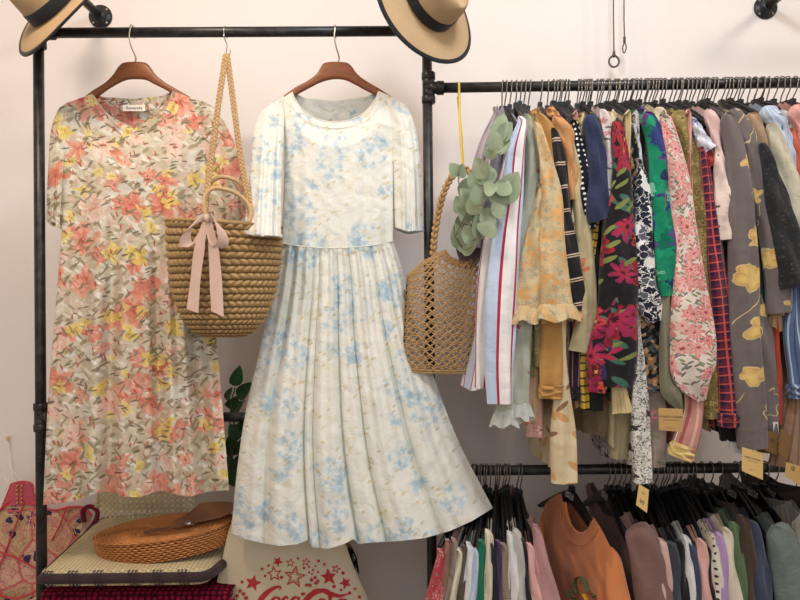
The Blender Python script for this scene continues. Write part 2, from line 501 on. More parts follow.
def crumple(x, z, s, a):
    return a * (np.sin(x * s * 1.3 + 2.1 * np.sin(z * s * .7)) * np.sin(z * s + 1.7 * np.sin(x * s * .9 + 1)) + .5 * np.sin(x * s * 2.9 + z * s * 2.2 + 1.3 * np.sin(z * s * 1.9)))

# ---- dress one: coral/yellow floral
m = MB('coral_floral_cotton', 0.85, 0.15, sheen=0.1); v = m.uv()
vd = m.distort(v, 10, 0.03)
f1, _ = m.noise(vd, 16, 3, .6, .8); f2, _ = m.noise(vd, 9, 2)
col = m.mix(m.ss(f1, 0.40, 0.60), lin((198, 186, 160)), lin((216, 208, 188)))
col = m.mix(m.ss(f2, 0.56, 0.62) * 0.8, col, lin((222, 219, 210)))
for i, (sc, ang, asp, R, dens, c) in enumerate(((26, .6, 2.4, .36, .5, (168, 156, 128)), (24, -.5, 2.6, .34, .5, (232, 226, 214)), (20, 1.2, 2.2, .36, .45, (214, 190, 172)))):
    k, r = leaf(m, v, sc, ang, asp, R, dens, (i * 3.1, i * 1.3, 0)); col = m.mix(k, col, lin(c))
for i, (sc, R, pet, dens, ca, cb, cc) in enumerate(((10, .50, 5, .56, (230, 166, 144), (214, 128, 106), (196, 96, 80)), (13, .42, 5, .34, (214, 132, 112), (230, 178, 160), (188, 90, 74)), (14, .36, 4, .34, (234, 214, 130), (226, 198, 106), (206, 160, 84)), (16, .34, 5, .24, (236, 222, 156), (228, 204, 120), (204, 156, 84)), (11, .44, 6, .30, (236, 210, 196), (228, 188, 170), (208, 140, 120)))):
    k, t, r, g, pk = flower(m, v, sc, R, pet, dens, (i * 5.3 + 1, i * 2.9 + 2, 0), .8, .5)
    fc = m.mix(m.ss(t - pk * .35 + r * .4, .15, .85), lin(cb), lin(ca)); fc = m.mix(m.ss(.22 - t, 0, .1), fc, lin(cc)); col = m.mix(k * .92, col, fc)
for i, (sc, ang, asp, R, dens, c) in enumerate(((17, .9, 3.8, .26, .24, (140, 128, 102)), (18, -.7, 4.4, .26, .24, (150, 138, 112)), (20, .2, 4.5, .24, .26, (108, 96, 80)), (24, -1.2, 3.0, .22, .16, (190, 84, 68)))):
    k, r = leaf(m, v, sc, ang, asp, R, dens, (i * 2.3 + 9, i * 4.1, 0), .9); col = m.mix(k * .85, col, lin(c))
m.color(col); cloth_bump(m, 0.55, 26); M_D1 = m.mat

d1 = thing('floral_dress', 'loose beige dress with coral and yellow flowers hanging on a wooden hanger', 'dress', P(131, 100, RY))
def push(z, z0, z1, d):  # skirt hangs a little in front of the crossbar
    t = np.clip((z0 - z) / (z0 - z1), 0, 1); return d * t * t * (3 - 2 * t)
zt1 = P(130, 100).z; zb1 = P(130, 500).z
def d1disp(side):
    def f(u, v, x, z):
        e = np.clip(np.sin(PI * u), 0, 1) ** .6
        amp = np.clip((v - .12) / .5, 0, 1) ** .8
        w = wave(u, [(4.3, .5, .55), (7.3, 1.9, .55), (2.2, 4.0, .35), (12, .3, .12)], .03)
        yoke = np.clip((v - .1) / .05, 0, 1) * .3 * wave(u, [(7, 0, .7), (11, 1, .3)])
        d = side * (.012 + .035 * e * np.clip(v / .15, 0, 1)) + (w * .029 * amp + yoke * .012) * (1 if side > 0 else .6) * np.clip(e * 3, 0, 1)
        d = d + crumple(x, z, 38, .0012) * np.clip(v * 3, 0, 1)
        return d + push(z, zt1, zb1, .055)
    return f
L1 = [(66, 104), (64, 130), (64, 180), (62, 228), (56, 300), (48, 400), (43, 505)]
R1 = [(200, 102), (205, 130), (206, 180), (208, 228), (213, 300), (222, 400), (229, 490)]
bot1 = [(43, 507), (60, 505), (78, 501), (97, 494), (112, 493), (124, 497), (140, 497), (160, 491), (176, 494), (190, 496), (208, 491), (229, 489)]
A = Acc()
top1f = [(66, 104), (80, 98), (92, 94), (96, 99), (101, 107), (110, 116), (120, 122), (130, 126), (134, 128), (140, 124), (150, 119), (160, 112), (168, 103), (173, 91), (186, 96), (200, 102)]
panel(A, top1f, bot1, L1, R1, 200, 170, fplane(RY), d1disp(1))
A.build('dress_front', M_D1, d1)
A = Acc(); top1b = [(66, 104), (80, 98), (92, 94), (104, 97), (133, 99), (162, 96), (173, 91), (186, 96), (200, 102)]
bot1b = [(x, y - 4) for x, y in bot1]
panel(A, top1b, bot1b, L1, R1, 120, 100, fplane(RY), d1disp(-1))
A.build('dress_back', M_D1, d1)
def pxtube(acc, pts, Y, r, ns=8, n=60, yoff=None):
    tube(acc, [P(p[0], p[1], Y if yoff is None else Y + yoff[i]) for i, p in enumerate(pts)], r, ns, n)
A = Acc(); pxtube(A, top1f[2:14], RY - .034, .0016, 6, 80); A.build('neckline_binding', M_D1, d1)
def sleeve_panels(parent, top, bot, left, right, mat, Y, th, fold, name='sleeve', n=(40, 60), fwd=0.0):
    A = Acc()
    for s in (1, -1):
        def dd(u, v, x, z, s=s):
            e = np.clip(np.sin(PI * u), 0, 1) ** .55
            return s * th * e * (.35 + .65 * v) + fold * wave(u, [(3.2, .6, .6), (5.5, 2, .4)], .05) * v * np.clip(e * 3, 0, 1) + crumple(x, z, 55, .0012) + fwd * v ** 1.4
        panel(A, top, bot, left, right, n[0], n[1], fplane(Y), dd)
    return A.build(name, mat, parent)
sleeve_panels(d1, [(58, 109), (66, 103), (76, 100)], [(46, 221), (52, 226), (63, 230)], [(58, 109), (51, 130), (48, 170), (46, 221)], [(76, 100), (72, 130), (68, 170), (64, 230)], M_D1, RY - .005, .03, .008)
sleeve_panels(d1, [(190, 98), (202, 101), (212, 106)], [(206, 228), (228, 228), (249, 214)], [(190, 98), (200, 130), (204, 170), (206, 228)], [(212, 106), (226, 125), (240, 160), (249, 214)], M_D1, RY - .005, .03, .008)
M_LABEL = simple('label_cloth', (242, 236, 226), 0.7); M_INK = simple('dark_ink', (60, 50, 45), 0.8)
A = Acc(); box(A, P(134, 108, RY + .004), (.0325, .0006, .009)); lb = A.build('neck_label', M_LABEL, d1, False)
text_mesh('label_print', 'flowerella', .0125, M_INK, lb, Matrix.Translation(P(134, 108, RY + .0025)) @ Matrix.Rotation(PI / 2, 4, 'X') @ Matrix.Shear('XY', 4, (.3, 0)), sx=.95)

# ---- dress two: white with blue flower clusters
m = MB('white_blue_floral_linen', 0.8, 0.15, sheen=0.1); v = m.uv()
f2, _ = m.noise(v, 7, 2)
col = m.mix(m.ss(f2, .45, .65), lin((236, 236, 228)), lin((230, 232, 224)))
f3, _ = m.noise(m.distort(v, 12, .04), 18, 3, .6, 1.0); col = m.mix(m.ss(f3, .55, .63) * .5, col, lin((226, 224, 200)))
for i, (sc, ang, asp, R, dens, c) in enumerate(((18, .4, 4.5, .22, .16, (226, 216, 186)), (16, -.9, 5, .20, .12, (210, 214, 190)))):
    k, r = leaf(m, v, sc, ang, asp, R, dens, (i * 3.1, i * 1.3, 0), .9); col = m.mix(k * .7, col, lin(c))
# clusters: big soft cells filled with small petals
vb = m.distort(v, 8, .05); d_, c_, _ = m.vor(vb, 7.6); r_, g_, b_ = m.sep(c_)
clus = m.ss(.34 + r_ * .1 - d_, 0, .10) * m.M('LESS_THAN', b_, .80)
k, t, r, g, pk = flower(m, v, 44, .62, 4, .75, (3, 5, 0), .5, .45)
fc = m.mix(m.ss(t + r * .5, .3, 1.1), lin((164, 192, 208)), lin((204, 220, 226)))
col = m.mix(clus * .22, col, lin((206, 224, 230))); col = m.mix(k * clus * .8, col, fc)
k2, t2, r2, g2, pk2 = flower(m, v, 9.5, .30, 6, .42, (8, 1, 0), .7, .55)
f4, _ = m.noise(v, 60, 2); col = m.mix(k2 * m.ss(f4, .3, .55) * .75, col, m.mix(m.ss(t2, .1, .9), lin((142, 180, 204)), lin((190, 212, 224))))
k, r = leaf(m, v, 40, .5, 2, .3, .12, (4, 2, 0), .9); col = m.mix(k * .6, col, lin((206, 188, 130)))
m.color(col); cloth_bump(m, 0.38, 24); M_D2 = m.mat
d2 = thing('floral_dress', 'white short-sleeved dress with pale blue flowers and wide pleated skirt', 'dress', P(335, 100, RY))
zt2 = P(335, 95).z; zw2 = P(335, 242).z; zb2 = P(335, 545).z
def d2b(side):
    def f(u, v, x, z):
        e = np.clip(np.sin(PI * u), 0, 1) ** .6
        return side * (.012 + .04 * e * np.clip(v / .2, 0, 1)) + crumple(x, z, 44, .0010) * np.clip(v * 4, 0, 1) + .004 * wave(u, [(5, .4, .6), (9, 1.5, .4)]) * v + push(z, zt2, zb2, .06)
    return f
L2 = [(280, 104), (284, 130), (284, 180), (281, 243)]; R2 = [(398, 100), (394, 130), (393, 180), (393, 241)]
t2f = [(280, 104), (284, 97), (292, 92), (295, 99), (301, 108), (309, 115), (320, 120), (335, 122), (350, 120), (361, 115), (369, 108), (375, 100), (379, 91), (388, 95), (398, 100)]
b2 = [(281, 243), (310, 247), (335, 248), (365, 246), (393, 241)]
A = Acc(); panel(A, t2f, b2, L2, R2, 160, 90, fplane(RY), d2b(1)); A.build('bodice_front', M_D2, d2)
A = Acc(); panel(A, [(280, 104), (284, 97), (292, 92), (305, 98), (335, 101), (365, 97), (379, 91), (388, 95), (398, 100)], b2, L2, R2, 80, 50, fplane(RY), d2b(-1)); A.build('bodice_back', M_D2, d2)
A = Acc(); pxtube(A, t2f[2:13], RY - .040, .0018, 6, 80); A.build('neckline_binding', M_D2, d2)
def d2s(side):
    edges = np.array([0, .13, .30, .345, .50, .60, .80, 1.0])
    def f(u, v, x, z):
        e = np.clip(np.sin(PI * u), 0, 1) ** .6
        k = np.clip(np.searchsorted(edges, u, side='right') - 1, 0, len(edges) - 2)
        t = (u - edges[k]) / (edges[k + 1] - edges[k])
        pl = np.sin(PI * t ** .75) ** .8 - np.exp(-((t - .97) / .05) ** 2) * .5
        amp = (.010 + .030 * np.clip(v, 0, 1) ** .8) * np.array([.5, .9, .5, 1.1, .7, .9, .6])[k]
        d = side * (.05 + .05 * v) * e + pl * amp * np.clip(e * 2.5, 0, 1) * (1 if side > 0 else .5)
        return d + .006 * wave(u, [(11, .5, .6), (17, 2, .5)], .04) * (1 - v * .5) * np.clip(e * 3, 0, 1) + crumple(x, z, 26, .0012) + push(z, zt2, zb2, .06)
    return f
LS = [(281, 243), (273, 290), (261, 345), (246, 410), (237, 470), (231, 533)]
RS = [(393, 241), (402, 270), (414, 320), (432, 372), (458, 440), (493, 508)]
bS = [(231, 533), (245, 539), (262, 543), (280, 546), (298, 544), (308, 540), (312, 547), (328, 549), (344, 544), (354, 539), (358, 544), (378, 542), (400, 541), (425, 538), (450, 531), (472, 521), (493, 508)]
A = Acc(); panel(A, [(281, 243), (310, 247), (335, 248), (365, 246), (393, 241)], bS, LS, RS, 260, 150, fplane(RY), d2s(1), (False, False)); A.build('skirt_front', M_D2, d2)
A = Acc(); panel(A, [(281, 243), (335, 248), (393, 241)], [(231, 531), (300, 538), (400, 534), (440, 528), (493, 508)], LS, RS, 120, 80, fplane(RY), d2s(-1)); A.build('skirt_back', M_D2, d2)
A = Acc()
tube(A, [P(x, y, RY - .052 - .03 * math.sin(PI * i / 6)) for i, (x, y) in enumerate([(282, 243), (295, 245.5), (315, 247.5), (336, 248), (358, 247), (378, 244.5), (393, 241)])], .0022, 6, 80); A.build('waist_seam', M_D2, d2)
s_ = sleeve_panels(d2, [(262, 110), (270, 104), (284, 98)], [(244, 232), (262, 235), (281, 236)], [(262, 110), (254, 128), (250, 170), (244, 232)], [(284, 98), (284, 130), (282, 170), (281, 236)], M_D2, RY - .012, .045, .014, fwd=.155)
A = Acc()
def cuff(pts, Y, h=.011, th=.03):
    P0 = smooth_path(pts, 24); rows = []
    for s in range(4):
        w = []
        for sd in (1, -1):
            for i in (range(24) if sd > 0 else range(23, -1, -1)):
                e = math.sin(PI * i / 23) ** .6; q = P(P0[i][0], P0[i][1], Y); w.append((q.x, q.y - sd * (th * e + .004), q.z - h * s / 3))
        rows += w
    return np.array(rows), gridF(4, 48, True)
A.add(*cuff([(243, 230), (262, 234), (282, 234)], RY - .160, .010, .042)); A.build('sleeve_cuff', M_D2, s_)
s_ = sleeve_panels(d2, [(384, 97), (398, 100), (408, 106)], [(394, 226), (408, 231), (423, 229)], [(384, 97), (391, 130), (393, 170), (394, 226)], [(408, 106), (416, 130), (421, 170), (423, 229)], M_D2, RY - .012, .04, .010)
A = Acc(); A.add(*cuff([(394, 224), (408, 229), (424, 227)], RY - .012)); A.build('sleeve_cuff', M_D2, s_)
# ================================================================== HATS
def straw_mat(name, ca, cb, ang_rows=420):
    m = MB(name, 0.75, 0.25); x, y, _ = m.sep(m.uv())
    f, _ = m.noise(m.comb(x * 260.0, y * 700.0), 1, 2); g, _ = m.noise(m.uv(), 12, 3)
    k = m.M('SINE', y * 2200.0) * .5 + .5; k2 = m.M('SINE', x * 2400.0) * .5 + .5
    c = m.mix(f * .7 + g * .3, lin(cb), lin(ca)); c = m.V('SCALE', c, scale=k * .08 + k2 * .06 + .9)
    m.color(c); m.bump(k + k2 + f, .35, .002); return m.mat
M_STRAW = straw_mat('hat_straw', (216, 188, 148), (176, 144, 106))
M_RIB = plain('black_ribbon', (34, 36, 40), 0.8, wr=.1)
def hat(label, c, axis, up, R, r0, ch, oval=1.12, droop=.012):
    """axis: direction the crown points; c: brim centre"""
    axis = Vector(axis).normalized(); x = Vector(up); x = (x - axis * x.dot(axis)).normalized(); y = axis.cross(x)
    M = Matrix(((x.x, y.x, axis.x, c.x), (x.y, y.y, axis.y, c.y), (x.z, y.z, axis.z, c.z), (0, 0, 0, 1)))
    t = thing('straw_hat', label, 'hat', c)
    def mod(X, Y, Z, a, i):
        k = np.hypot(X, Y); X2 = X * oval
        Z = Z + np.clip((k - r0) / (R - r0), 0, 1) ** 1.6 * (.010 * np.cos(2 * a) - droop)
        top = np.clip((Z - ch * .55) / (ch * .45), 0, 1)
        pinch = 1 - .22 * top * np.exp(-((np.cos(a) - .75) / .35) ** 2)
        return X2, Y * pinch, Z - .028 * np.exp(-(Y / .02) ** 2) * (k < r0 * .8) * np.clip(1 - k / (r0 * .8), 0, 1) ** .5
    A = Acc(); lathe(A, [(r0 + .001, 0), (r0 + (R - r0) * .08, -.001)] + [(r0 + (R - r0) * q, 0) for q in (.15, .3, .45, .6, .7, .8, .9, 1.0)], M, 96, mod)
    lathe(A, [(r0 + (R - r0) * q, -.0025) for q in (1, .9, .8, .7, .6, .45, .3, .15, 0)], M, 96, mod)
    A.build('brim', M_STRAW, t)
    A = Acc(); prof = [(r0, -.002), (r0 * 1.0, .005), (r0 * .985, .03), (r0 * .95, .06), (r0 * .90, ch * .8), (r0 * .82, ch * .94), (r0 * .70, ch), (r0 * .5, ch * .99), (r0 * .25, ch * .97), (.001, ch * .96)]
    prof = [tuple(q) for q in smooth_path(prof, 40)]
    lathe(A, prof, M, 96, mod); A.build('crown', M_STRAW, t)
    A = Acc(); lathe(A, [(r0 * 1.0, .002), (r0 * 1.025, .003), (r0 * 1.03, .006), (r0 * 1.005, .034), (r0 * .995, .035), (r0 * .97, .034)], M, 96, mod); A.build('hat_band', M_RIB, t)
    A = Acc(); lathe(A, [(R - .007, .0012), (R + .001, .0022), (R + .0035, .0), (R + .0025, -.0035), (R - .007, -.004)], M, 96, mod); A.build('brim_edging', M_RIB, t)
    return t
def haxis(c, im, deg):
    tc = (Vector((0, 0, CAMZ)) - c).normalized(); r = Vector((1, 0, 0)); r = (r - tc * r.dot(tc)).normalized(); u = r.cross(-tc); u = u if u.z > 0 else -u
    a = math.radians(deg); return (r * im[0] + u * im[1]) * math.cos(a) + tc * math.sin(a)
# right hat: crown leans right, up and towards the camera
hat('natural straw hat with black band hanging over the rack corner beside the white dress', P(428, 0, 1.70), haxis(P(428, 0, 1.70), (.78, .62), 37), (.62, 0, -.78), .159, .082, .10)
hat('straw hat with dark band seen side-on at the top left rack corner', P(56, 7, 1.70), haxis(P(56, 7, 1.70), (-.61, .79), 10), (.79, 0, -.61), .158, .080, .11, 1.05, .014)

# ================================================================== CROCHETED TOTE
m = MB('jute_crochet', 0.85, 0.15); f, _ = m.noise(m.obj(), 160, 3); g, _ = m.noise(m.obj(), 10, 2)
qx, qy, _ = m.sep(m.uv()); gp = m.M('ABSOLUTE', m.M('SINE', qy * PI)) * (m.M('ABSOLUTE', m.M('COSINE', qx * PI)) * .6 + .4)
m.color(m.V('SCALE', m.mix(f * .6 + g * .4, lin((146, 116, 76)), lin((200, 168, 122))), scale=m.ss(gp, .05, .55) * .45 + .55)); m.bump(f, .4, .003); M_JUTE = m.mat  # darker fibres and shade between stitches, both put into the colour
m = MB('cream_rope', 0.8, 0.2); f, _ = m.noise(m.obj(), 90, 3); m.color(m.mix(f, lin((186, 150, 104)), lin((222, 190, 146)))); m.bump(f, .3, .002); M_ROPE = m.mat
M_INS = simple('bag_inside', (96, 70, 44), .9, .1)
bag = thing('crocheted_tote_bag', 'round jute crochet tote with a pink ribbon bow hanging between the two dresses', 'bag', P(223, 335, 1.70))
BY = 1.665
sec = smooth_path([(167, 281, 224), (167, 281.5, 240), (168.5, 280, 262), (172, 276, 288), (177, 270, 306), (184, 264, 320), (194, 254, 332), (204, 244, 337)], 19 * 10)
nT = 420; a = np.linspace(0, 2 * PI, nT, endpoint=False)
rowsN = 19; V = []; U = []
for i, (xl, xr, y) in enumerate(sec):
    rf = i / 10.0; row = int(rf); ph = rf - row
    hw = (xr - xl) / 2 * BY / FPX; cx = (xl + xr) / 2
    dp = .060 * min(1, hw / .11) * (.9)
    q = a / (2 * PI) * 40 + (.5 if row % 2 else 0)
    st = np.abs(np.cos(PI * (q + .45 * (1 if row % 2 else -1) * (ph - .5))))          # stitches, slanted in each row
    bulge = np.sin(PI * ph) ** .5 * (.18 + .82 * st ** .8)
    rr = .0085 * (bulge - .5)
    c0 = P(cx, y, BY)
    sh = (np.cos(a)) * .011 * max(0, 1 - i / 60)
    se = 1.0
    X = c0.x + np.sign(np.cos(a)) * np.abs(np.cos(a)) ** .85 * hw + np.cos(a) * rr; Yv = BY - np.sin(a) * (dp + rr * 1.5); Z = c0.z - sh + 0 * a
    V.append(np.stack([X, Yv, Z], -1)); U.append(np.stack([q + .45 * (1 if row % 2 else -1) * (ph - .5), np.full(nT, rf)], -1))
V = np.vstack(V); F = gridF(len(sec), nT, True).tolist(); F.append(list(range((len(sec) - 1) * nT, len(sec) * nT))[::-1])
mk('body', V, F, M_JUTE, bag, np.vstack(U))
A = Acc(); a_ = np.linspace(0, 2 * PI, 80)
c0 = P(224, 226, BY)
ring = [Vector((c0.x + math.cos(t) * .153, BY - math.sin(t) * .056, c0.z - math.cos(t) * .011 + .005)) for t in a_]
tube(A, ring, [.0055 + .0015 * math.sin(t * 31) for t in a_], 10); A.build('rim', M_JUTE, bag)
def braid(acc, pts, r, w, turns, n=160, k=3, Y=None):
    p = smooth_path([tuple(q) for q in pts], n)
    T = np.gradient(p, axis=0); T /= np.linalg.norm(T, axis=1)[:, None]
    B = np.array([0, -1.0, 0]); N = np.cross(T, B); N /= np.linalg.norm(N, axis=1)[:, None]
    s = np.linspace(0, 1, n)
    for j in range(k):
        t = 2 * PI * (turns * s + j / k)
        q = p + N * (np.sin(t) * w)[:, None] + B * (np.sin(2 * t) * w * .5)[:, None]
        tube(acc, q, r, 6)
A = Acc()
braid(A, [P(226, 54, 1.76), P(219, 100, 1.72), P(211, 160, 1.68), P(203, 222, 1.60)], .0031, .0058, 15)
braid(A, [P(227, 54, 1.76), P(233, 100, 1.74), P(241, 160, 1.70), P(249, 200, 1.66), P(251, 228, 1.62)], .0031, .0058, 15)
A.build('braided_strap', M_ROPE, bag)
A = Acc(); tube(A, [P(207, 224, 1.595), P(204, 200, 1.60), P(212, 189, 1.61), P(228, 190, 1.62), P(243, 198, 1.63), P(251, 212, 1.63), P(246, 228, 1.62)], .0056, 12, 80); A.build('rope_handle', M_ROPE, bag)
A = Acc(); tube(A, [P(206, 222, 1.70), P(208, 188, 1.70), P(218, 178, 1.70), P(230, 178, 1.70), P(241, 184, 1.70), P(249, 198, 1.70), P(250, 226, 1.70)], .0056, 12, 80); A.build('rope_handle', M_ROPE, bag)
m = MB('pink_satin_ribbon', 0.5, 0.35, sheen=.3); f, _ = m.noise(m.uv(), 25, 2); m.color(m.mix(f, lin((208, 172, 152)), lin((228, 198, 182)))); M_RIBBON = m.mat
bow = None
def ribbon(acc, ctr, ws, n=50, dz=None):
    """ribbon through world centres, with width vectors"""
    p = smooth_path([tuple(q) for q in ctr], n); w = smooth_path([tuple(q) for q in ws], n)
    w = np.stack([np.interp(np.linspace(0, 1, n), np.linspace(0, 1, len(ws)), np.array([q[j] for q in ws])) for j in range(3)], -1)
    rows = [p - w, p - w * .33, p + w * .33, p + w]
    for k in (1, 2): rows[k] = rows[k] + np.array([0, -.0012, 0])
    V = np.stack(rows, 1)
    acc.add(V.reshape(-1, 3), gridF(n, 4))
A = Acc(); Yb = 1.588
px_ = lambda x: x * Yb / FPX
ribbon(A, [P(206, 217, Yb), P(197, 220, Yb - .012), P(187, 231, Yb - .014), P(186, 243, Yb - .008), P(196, 243, Yb - .002), P(205, 222, Yb)], [(px_(2), 0, px_(4)), (px_(4), 0.006, px_(6)), (px_(5), .008, px_(5)), (px_(4), .006, px_(2)), (px_(5), .004, px_(4)), (px_(2), 0, px_(3))])
ribbon(A, [P(207, 217, Yb), P(214, 219, Yb - .012), P(221, 229, Yb - .016), P(223, 242, Yb - .010), P(215, 246, Yb - .002), P(208, 222, Yb)], [(px_(2), 0, -px_(4)), (px_(4), .006, -px_(5)), (px_(5), .008, -px_(4)), (px_(4), .006, -px_(1)), (px_(5), .004, -px_(4)), (px_(2), 0, -px_(3))])
bo = A.build('ribbon_bow', M_RIBBON, bag)
A = Acc(); ribbon(A, [P(205, 222, Yb - .002), P(200, 245, Yb - .004), P(196, 275, Yb - .002), P(192.5, 311, Yb - .002)], [(px_(3), 0, 0), (px_(5.2), 0.002, 0), (px_(5.2), -.002, 0), (px_(5.8), .001, px_(2.2) * -1)]); A.build('ribbon_tail', M_RIBBON, bo)
A = Acc(); ribbon(A, [P(209, 222, Yb - .002), P(213, 245, Yb - .004), P(215.5, 275, Yb - .001), P(217.5, 314, Yb - .002)], [(px_(3), 0, 0), (px_(5.5), -.002, 0), (px_(6), .002, 0), (px_(6.2), .001, -px_(3))]); A.build('ribbon_tail', M_RIBBON, bo)
A = Acc(); sphere(A, P(207, 218, Yb - .006), .011, 14, 10, (.8, .6, 1)); A.build('bow_knot', M_RIBBON, bo)
# S hook holding the strap
def loose_hook(px, py, label, low):
    c = P(px, py); t = thing('metal_hook', label, 'hook', c); r = PR + .003
    pts = []
    for i in range(13):
        a = math.radians(-30 + 215 * i / 12); pts.append(c + Vector((0, math.cos(a) * r, math.sin(a) * r)))
    q = P(low[0], low[1], RY - .035)
    pts += [c + Vector((.001, -r, -.02)), q + Vector((0, 0, .02)), q + Vector((-.002, .0, -.004)), q + Vector((.004, 0, -.010)), q + Vector((.009, 0, -.002)), q + Vector((.009, 0, .006))]
    A = Acc(); tube(A, pts, .0018, 8, 60); A.build('wire', M_STEEL, t)
loose_hook(225.5, 33, 'thin metal hook on the top rail holding the braided strap of the jute tote', (227, 52))

# ================================================================== MACRAME BAG
mb = thing('macrame_net_bag', 'brown knotted macrame net bag hanging beside the packed rail', 'bag', P(447, 372, 1.72))
m = MB('macrame_cord', 0.85, 0.15); f, _ = m.noise(m.obj(), 120, 3); m.color(m.mix(f, lin((160, 124, 82)), lin((204, 168, 120)))); m.bump(f, .3, .002); M_CORD = m.mat
LFT = smooth_path([(434, 252), (418, 262), (409, 274), (406, 290), (406, 320), (404, 350), (403, 368)], 60)
def mtop(u): return np.interp(u, [0, .12, .3, .42, .62, .8, 1.0], [276, 262, 251, 258, 263, 250, 238])
def mpos(u, v, side):
    """u 0..1 across, v 0 top..1 bottom"""
    yt = mtop(u); y = yt + (371 - yt + 2 * np.sin(PI * u)) * v
    xl = np.interp(y, [238, 262, 276, 300, 350, 372], [437, 414, 407.5, 406, 404, 404]); xr = np.interp(y, [238, 260, 300, 372], [489, 494, 496, 488])
    x = xl + (xr - xl) * u
    d = .042 * np.clip(np.sin(PI * u), 0, 1) ** .5 * np.clip(np.sin(PI * (.12 + .84 * v)), 0, 1) ** .5
    Y = 1.72 - side * d
    return PN(x, y, Y)
for side, nm in ((1, 'net_front'), (-1, 'net_back')):
    A = Acc(); NU = 10; NV = 14; s = np.linspace(0, 1, 150)
    for fam in (1, -1):
        for k in range(-NV, NU + NV + 1):
            for off in (-.09, .09):
                # lattice coordinate moves one cell across per cell down
                uu = (k + off + fam * s * NV + (0 if fam == 1 else 0)) / NU
                wob = .14 * np.sin(2 * PI * s * NV) / NU * (1 if off > 0 else -1)
                ok = (uu >= 0) & (uu <= 1)
                if ok.sum() < 4: continue
                idx = np.where(ok)[0]; p = mpos(np.clip(uu + wob, 0, 1)[idx], s[idx], side)
                tube(A, p, .0020, 5, None, False)
    # half-circle cords through the cells
    for k in range(0):
        uu = np.clip((k + .42 * np.sin(2 * PI * s * NV / 2)) / NU, 0, 1); tube(A, mpos(uu, s, side), .0014, 5, None, False)
    for i in range(NV + 1):
        for k in range(NU + 1):
            for h in (0, .5):
                vv = (i + h) / NV; uu = (k + h) / NU
                if vv > 1 or uu > 1: continue
                p = mpos(np.array([uu]), np.array([vv]), side)[0]; sphere(A, p, .0036, 6, 5)
    u = np.linspace(0, 1, 60)
    for vv in (0, .03): braid(A, mpos(u, np.full(60, vv), side), .0026, .0026, 14, 120, 2)
    for vv in (.98, 1.0): tube(A, mpos(u, np.full(60, vv), side), .0028, 6)
    for uu in (0.0, 1.0): tube(A, mpos(np.full(60, uu), np.linspace(0, 1, 60), side), .0026, 6)
    A.build(nm, M_CORD, mb)
A = Acc(); braid(A, [P(433, 256, 1.72), P(435, 232, 1.72), P(440, 205, 1.72), P(447, 185, 1.72), P(455, 173, 1.72), P(463, 169, 1.73), P(471, 174, 1.73), P(480, 200, 1.73), P(488, 225, 1.73), P(491, 246, 1.73)], .0052, .0055, 15, 220, 2)
A.build('twisted_handle', M_CORD, mb)
A = Acc(); M_YEL = simple('yellow_tape', (226, 190, 84), .6, .3)
c = P(458.5, 88)
pts = [c + Vector((0, PR + .002, -.01)), c + Vector((0, PR + .002, .006)), c + Vector((0, 0, PR + .003)), c + Vector((0, -PR - .002, .006)), c + Vector((0, -PR - .003, -.01)), P(460, 125, RY - .04), P(462.5, 163, RY - .055), P(463.5, 172, RY - .06), P(463, 163, RY - .03), P(460.5, 125, RY - .01), c + Vector((0, PR + .002, -.02))]
tube(A, pts, .0026, 8, 90, True, 0, (1.3, .5)); o = A.build('yellow_strap', M_YEL); tag(o, 'thin yellow tape loop over the upper right rail holding the macrame bag', 'strap')

# ================================================================== EUCALYPTUS
m = MB('eucalyptus_leaf', 0.6, 0.3); f, _ = m.noise(m.uv(), 30, 2); x_, y_, _ = m.sep(m.uv())
m.color(m.mix(f, lin((120, 138, 108)), lin((176, 188, 158)))); m.b.inputs['Subsurface Weight'].default_value = 0.0; M_EUC = m.mat
M_ESTEM = simple('eucalyptus_twig', (122, 92, 84), .7, .2)
M_PLEAF = simple('purple_leaf', (120, 96, 104), .6, .3)
def leaf_mesh(acc, base, tip, w, nrm, fold=.25, curl=.15, roundness=.75):
    base = np.array(list(base)); tip = np.array(list(tip)); d = tip - base; L = np.linalg.norm(d); d /= L
    n = np.array(nrm, float); n -= d * n.dot(d); n /= np.linalg.norm(n); s = np.cross(d, n)
    rows = []; U = []
    for i in range(11):
        t = i / 10; ww = w * (math.sin(PI * t ** roundness) ** .75) if 0 < t < 1 else 0.0002
        for k in (-1, -.5, 0, .5, 1):
            rows.append(base + d * L * t + s * ww * k + n * (abs(k) * ww * fold - curl * L * t * t)); U.append((k * w + base[0], t * L + base[2]))
    acc.add(rows, gridF(11, 5), U)
stems = [[(471, 266), (474, 230), (482, 195), (492, 160), (503, 118)], [(470, 266), (466, 225), (460, 195), (458, 172)], [(473, 266), (482, 235), (497, 205), (508, 178)], [(469, 266), (462, 248), (455, 236)]]
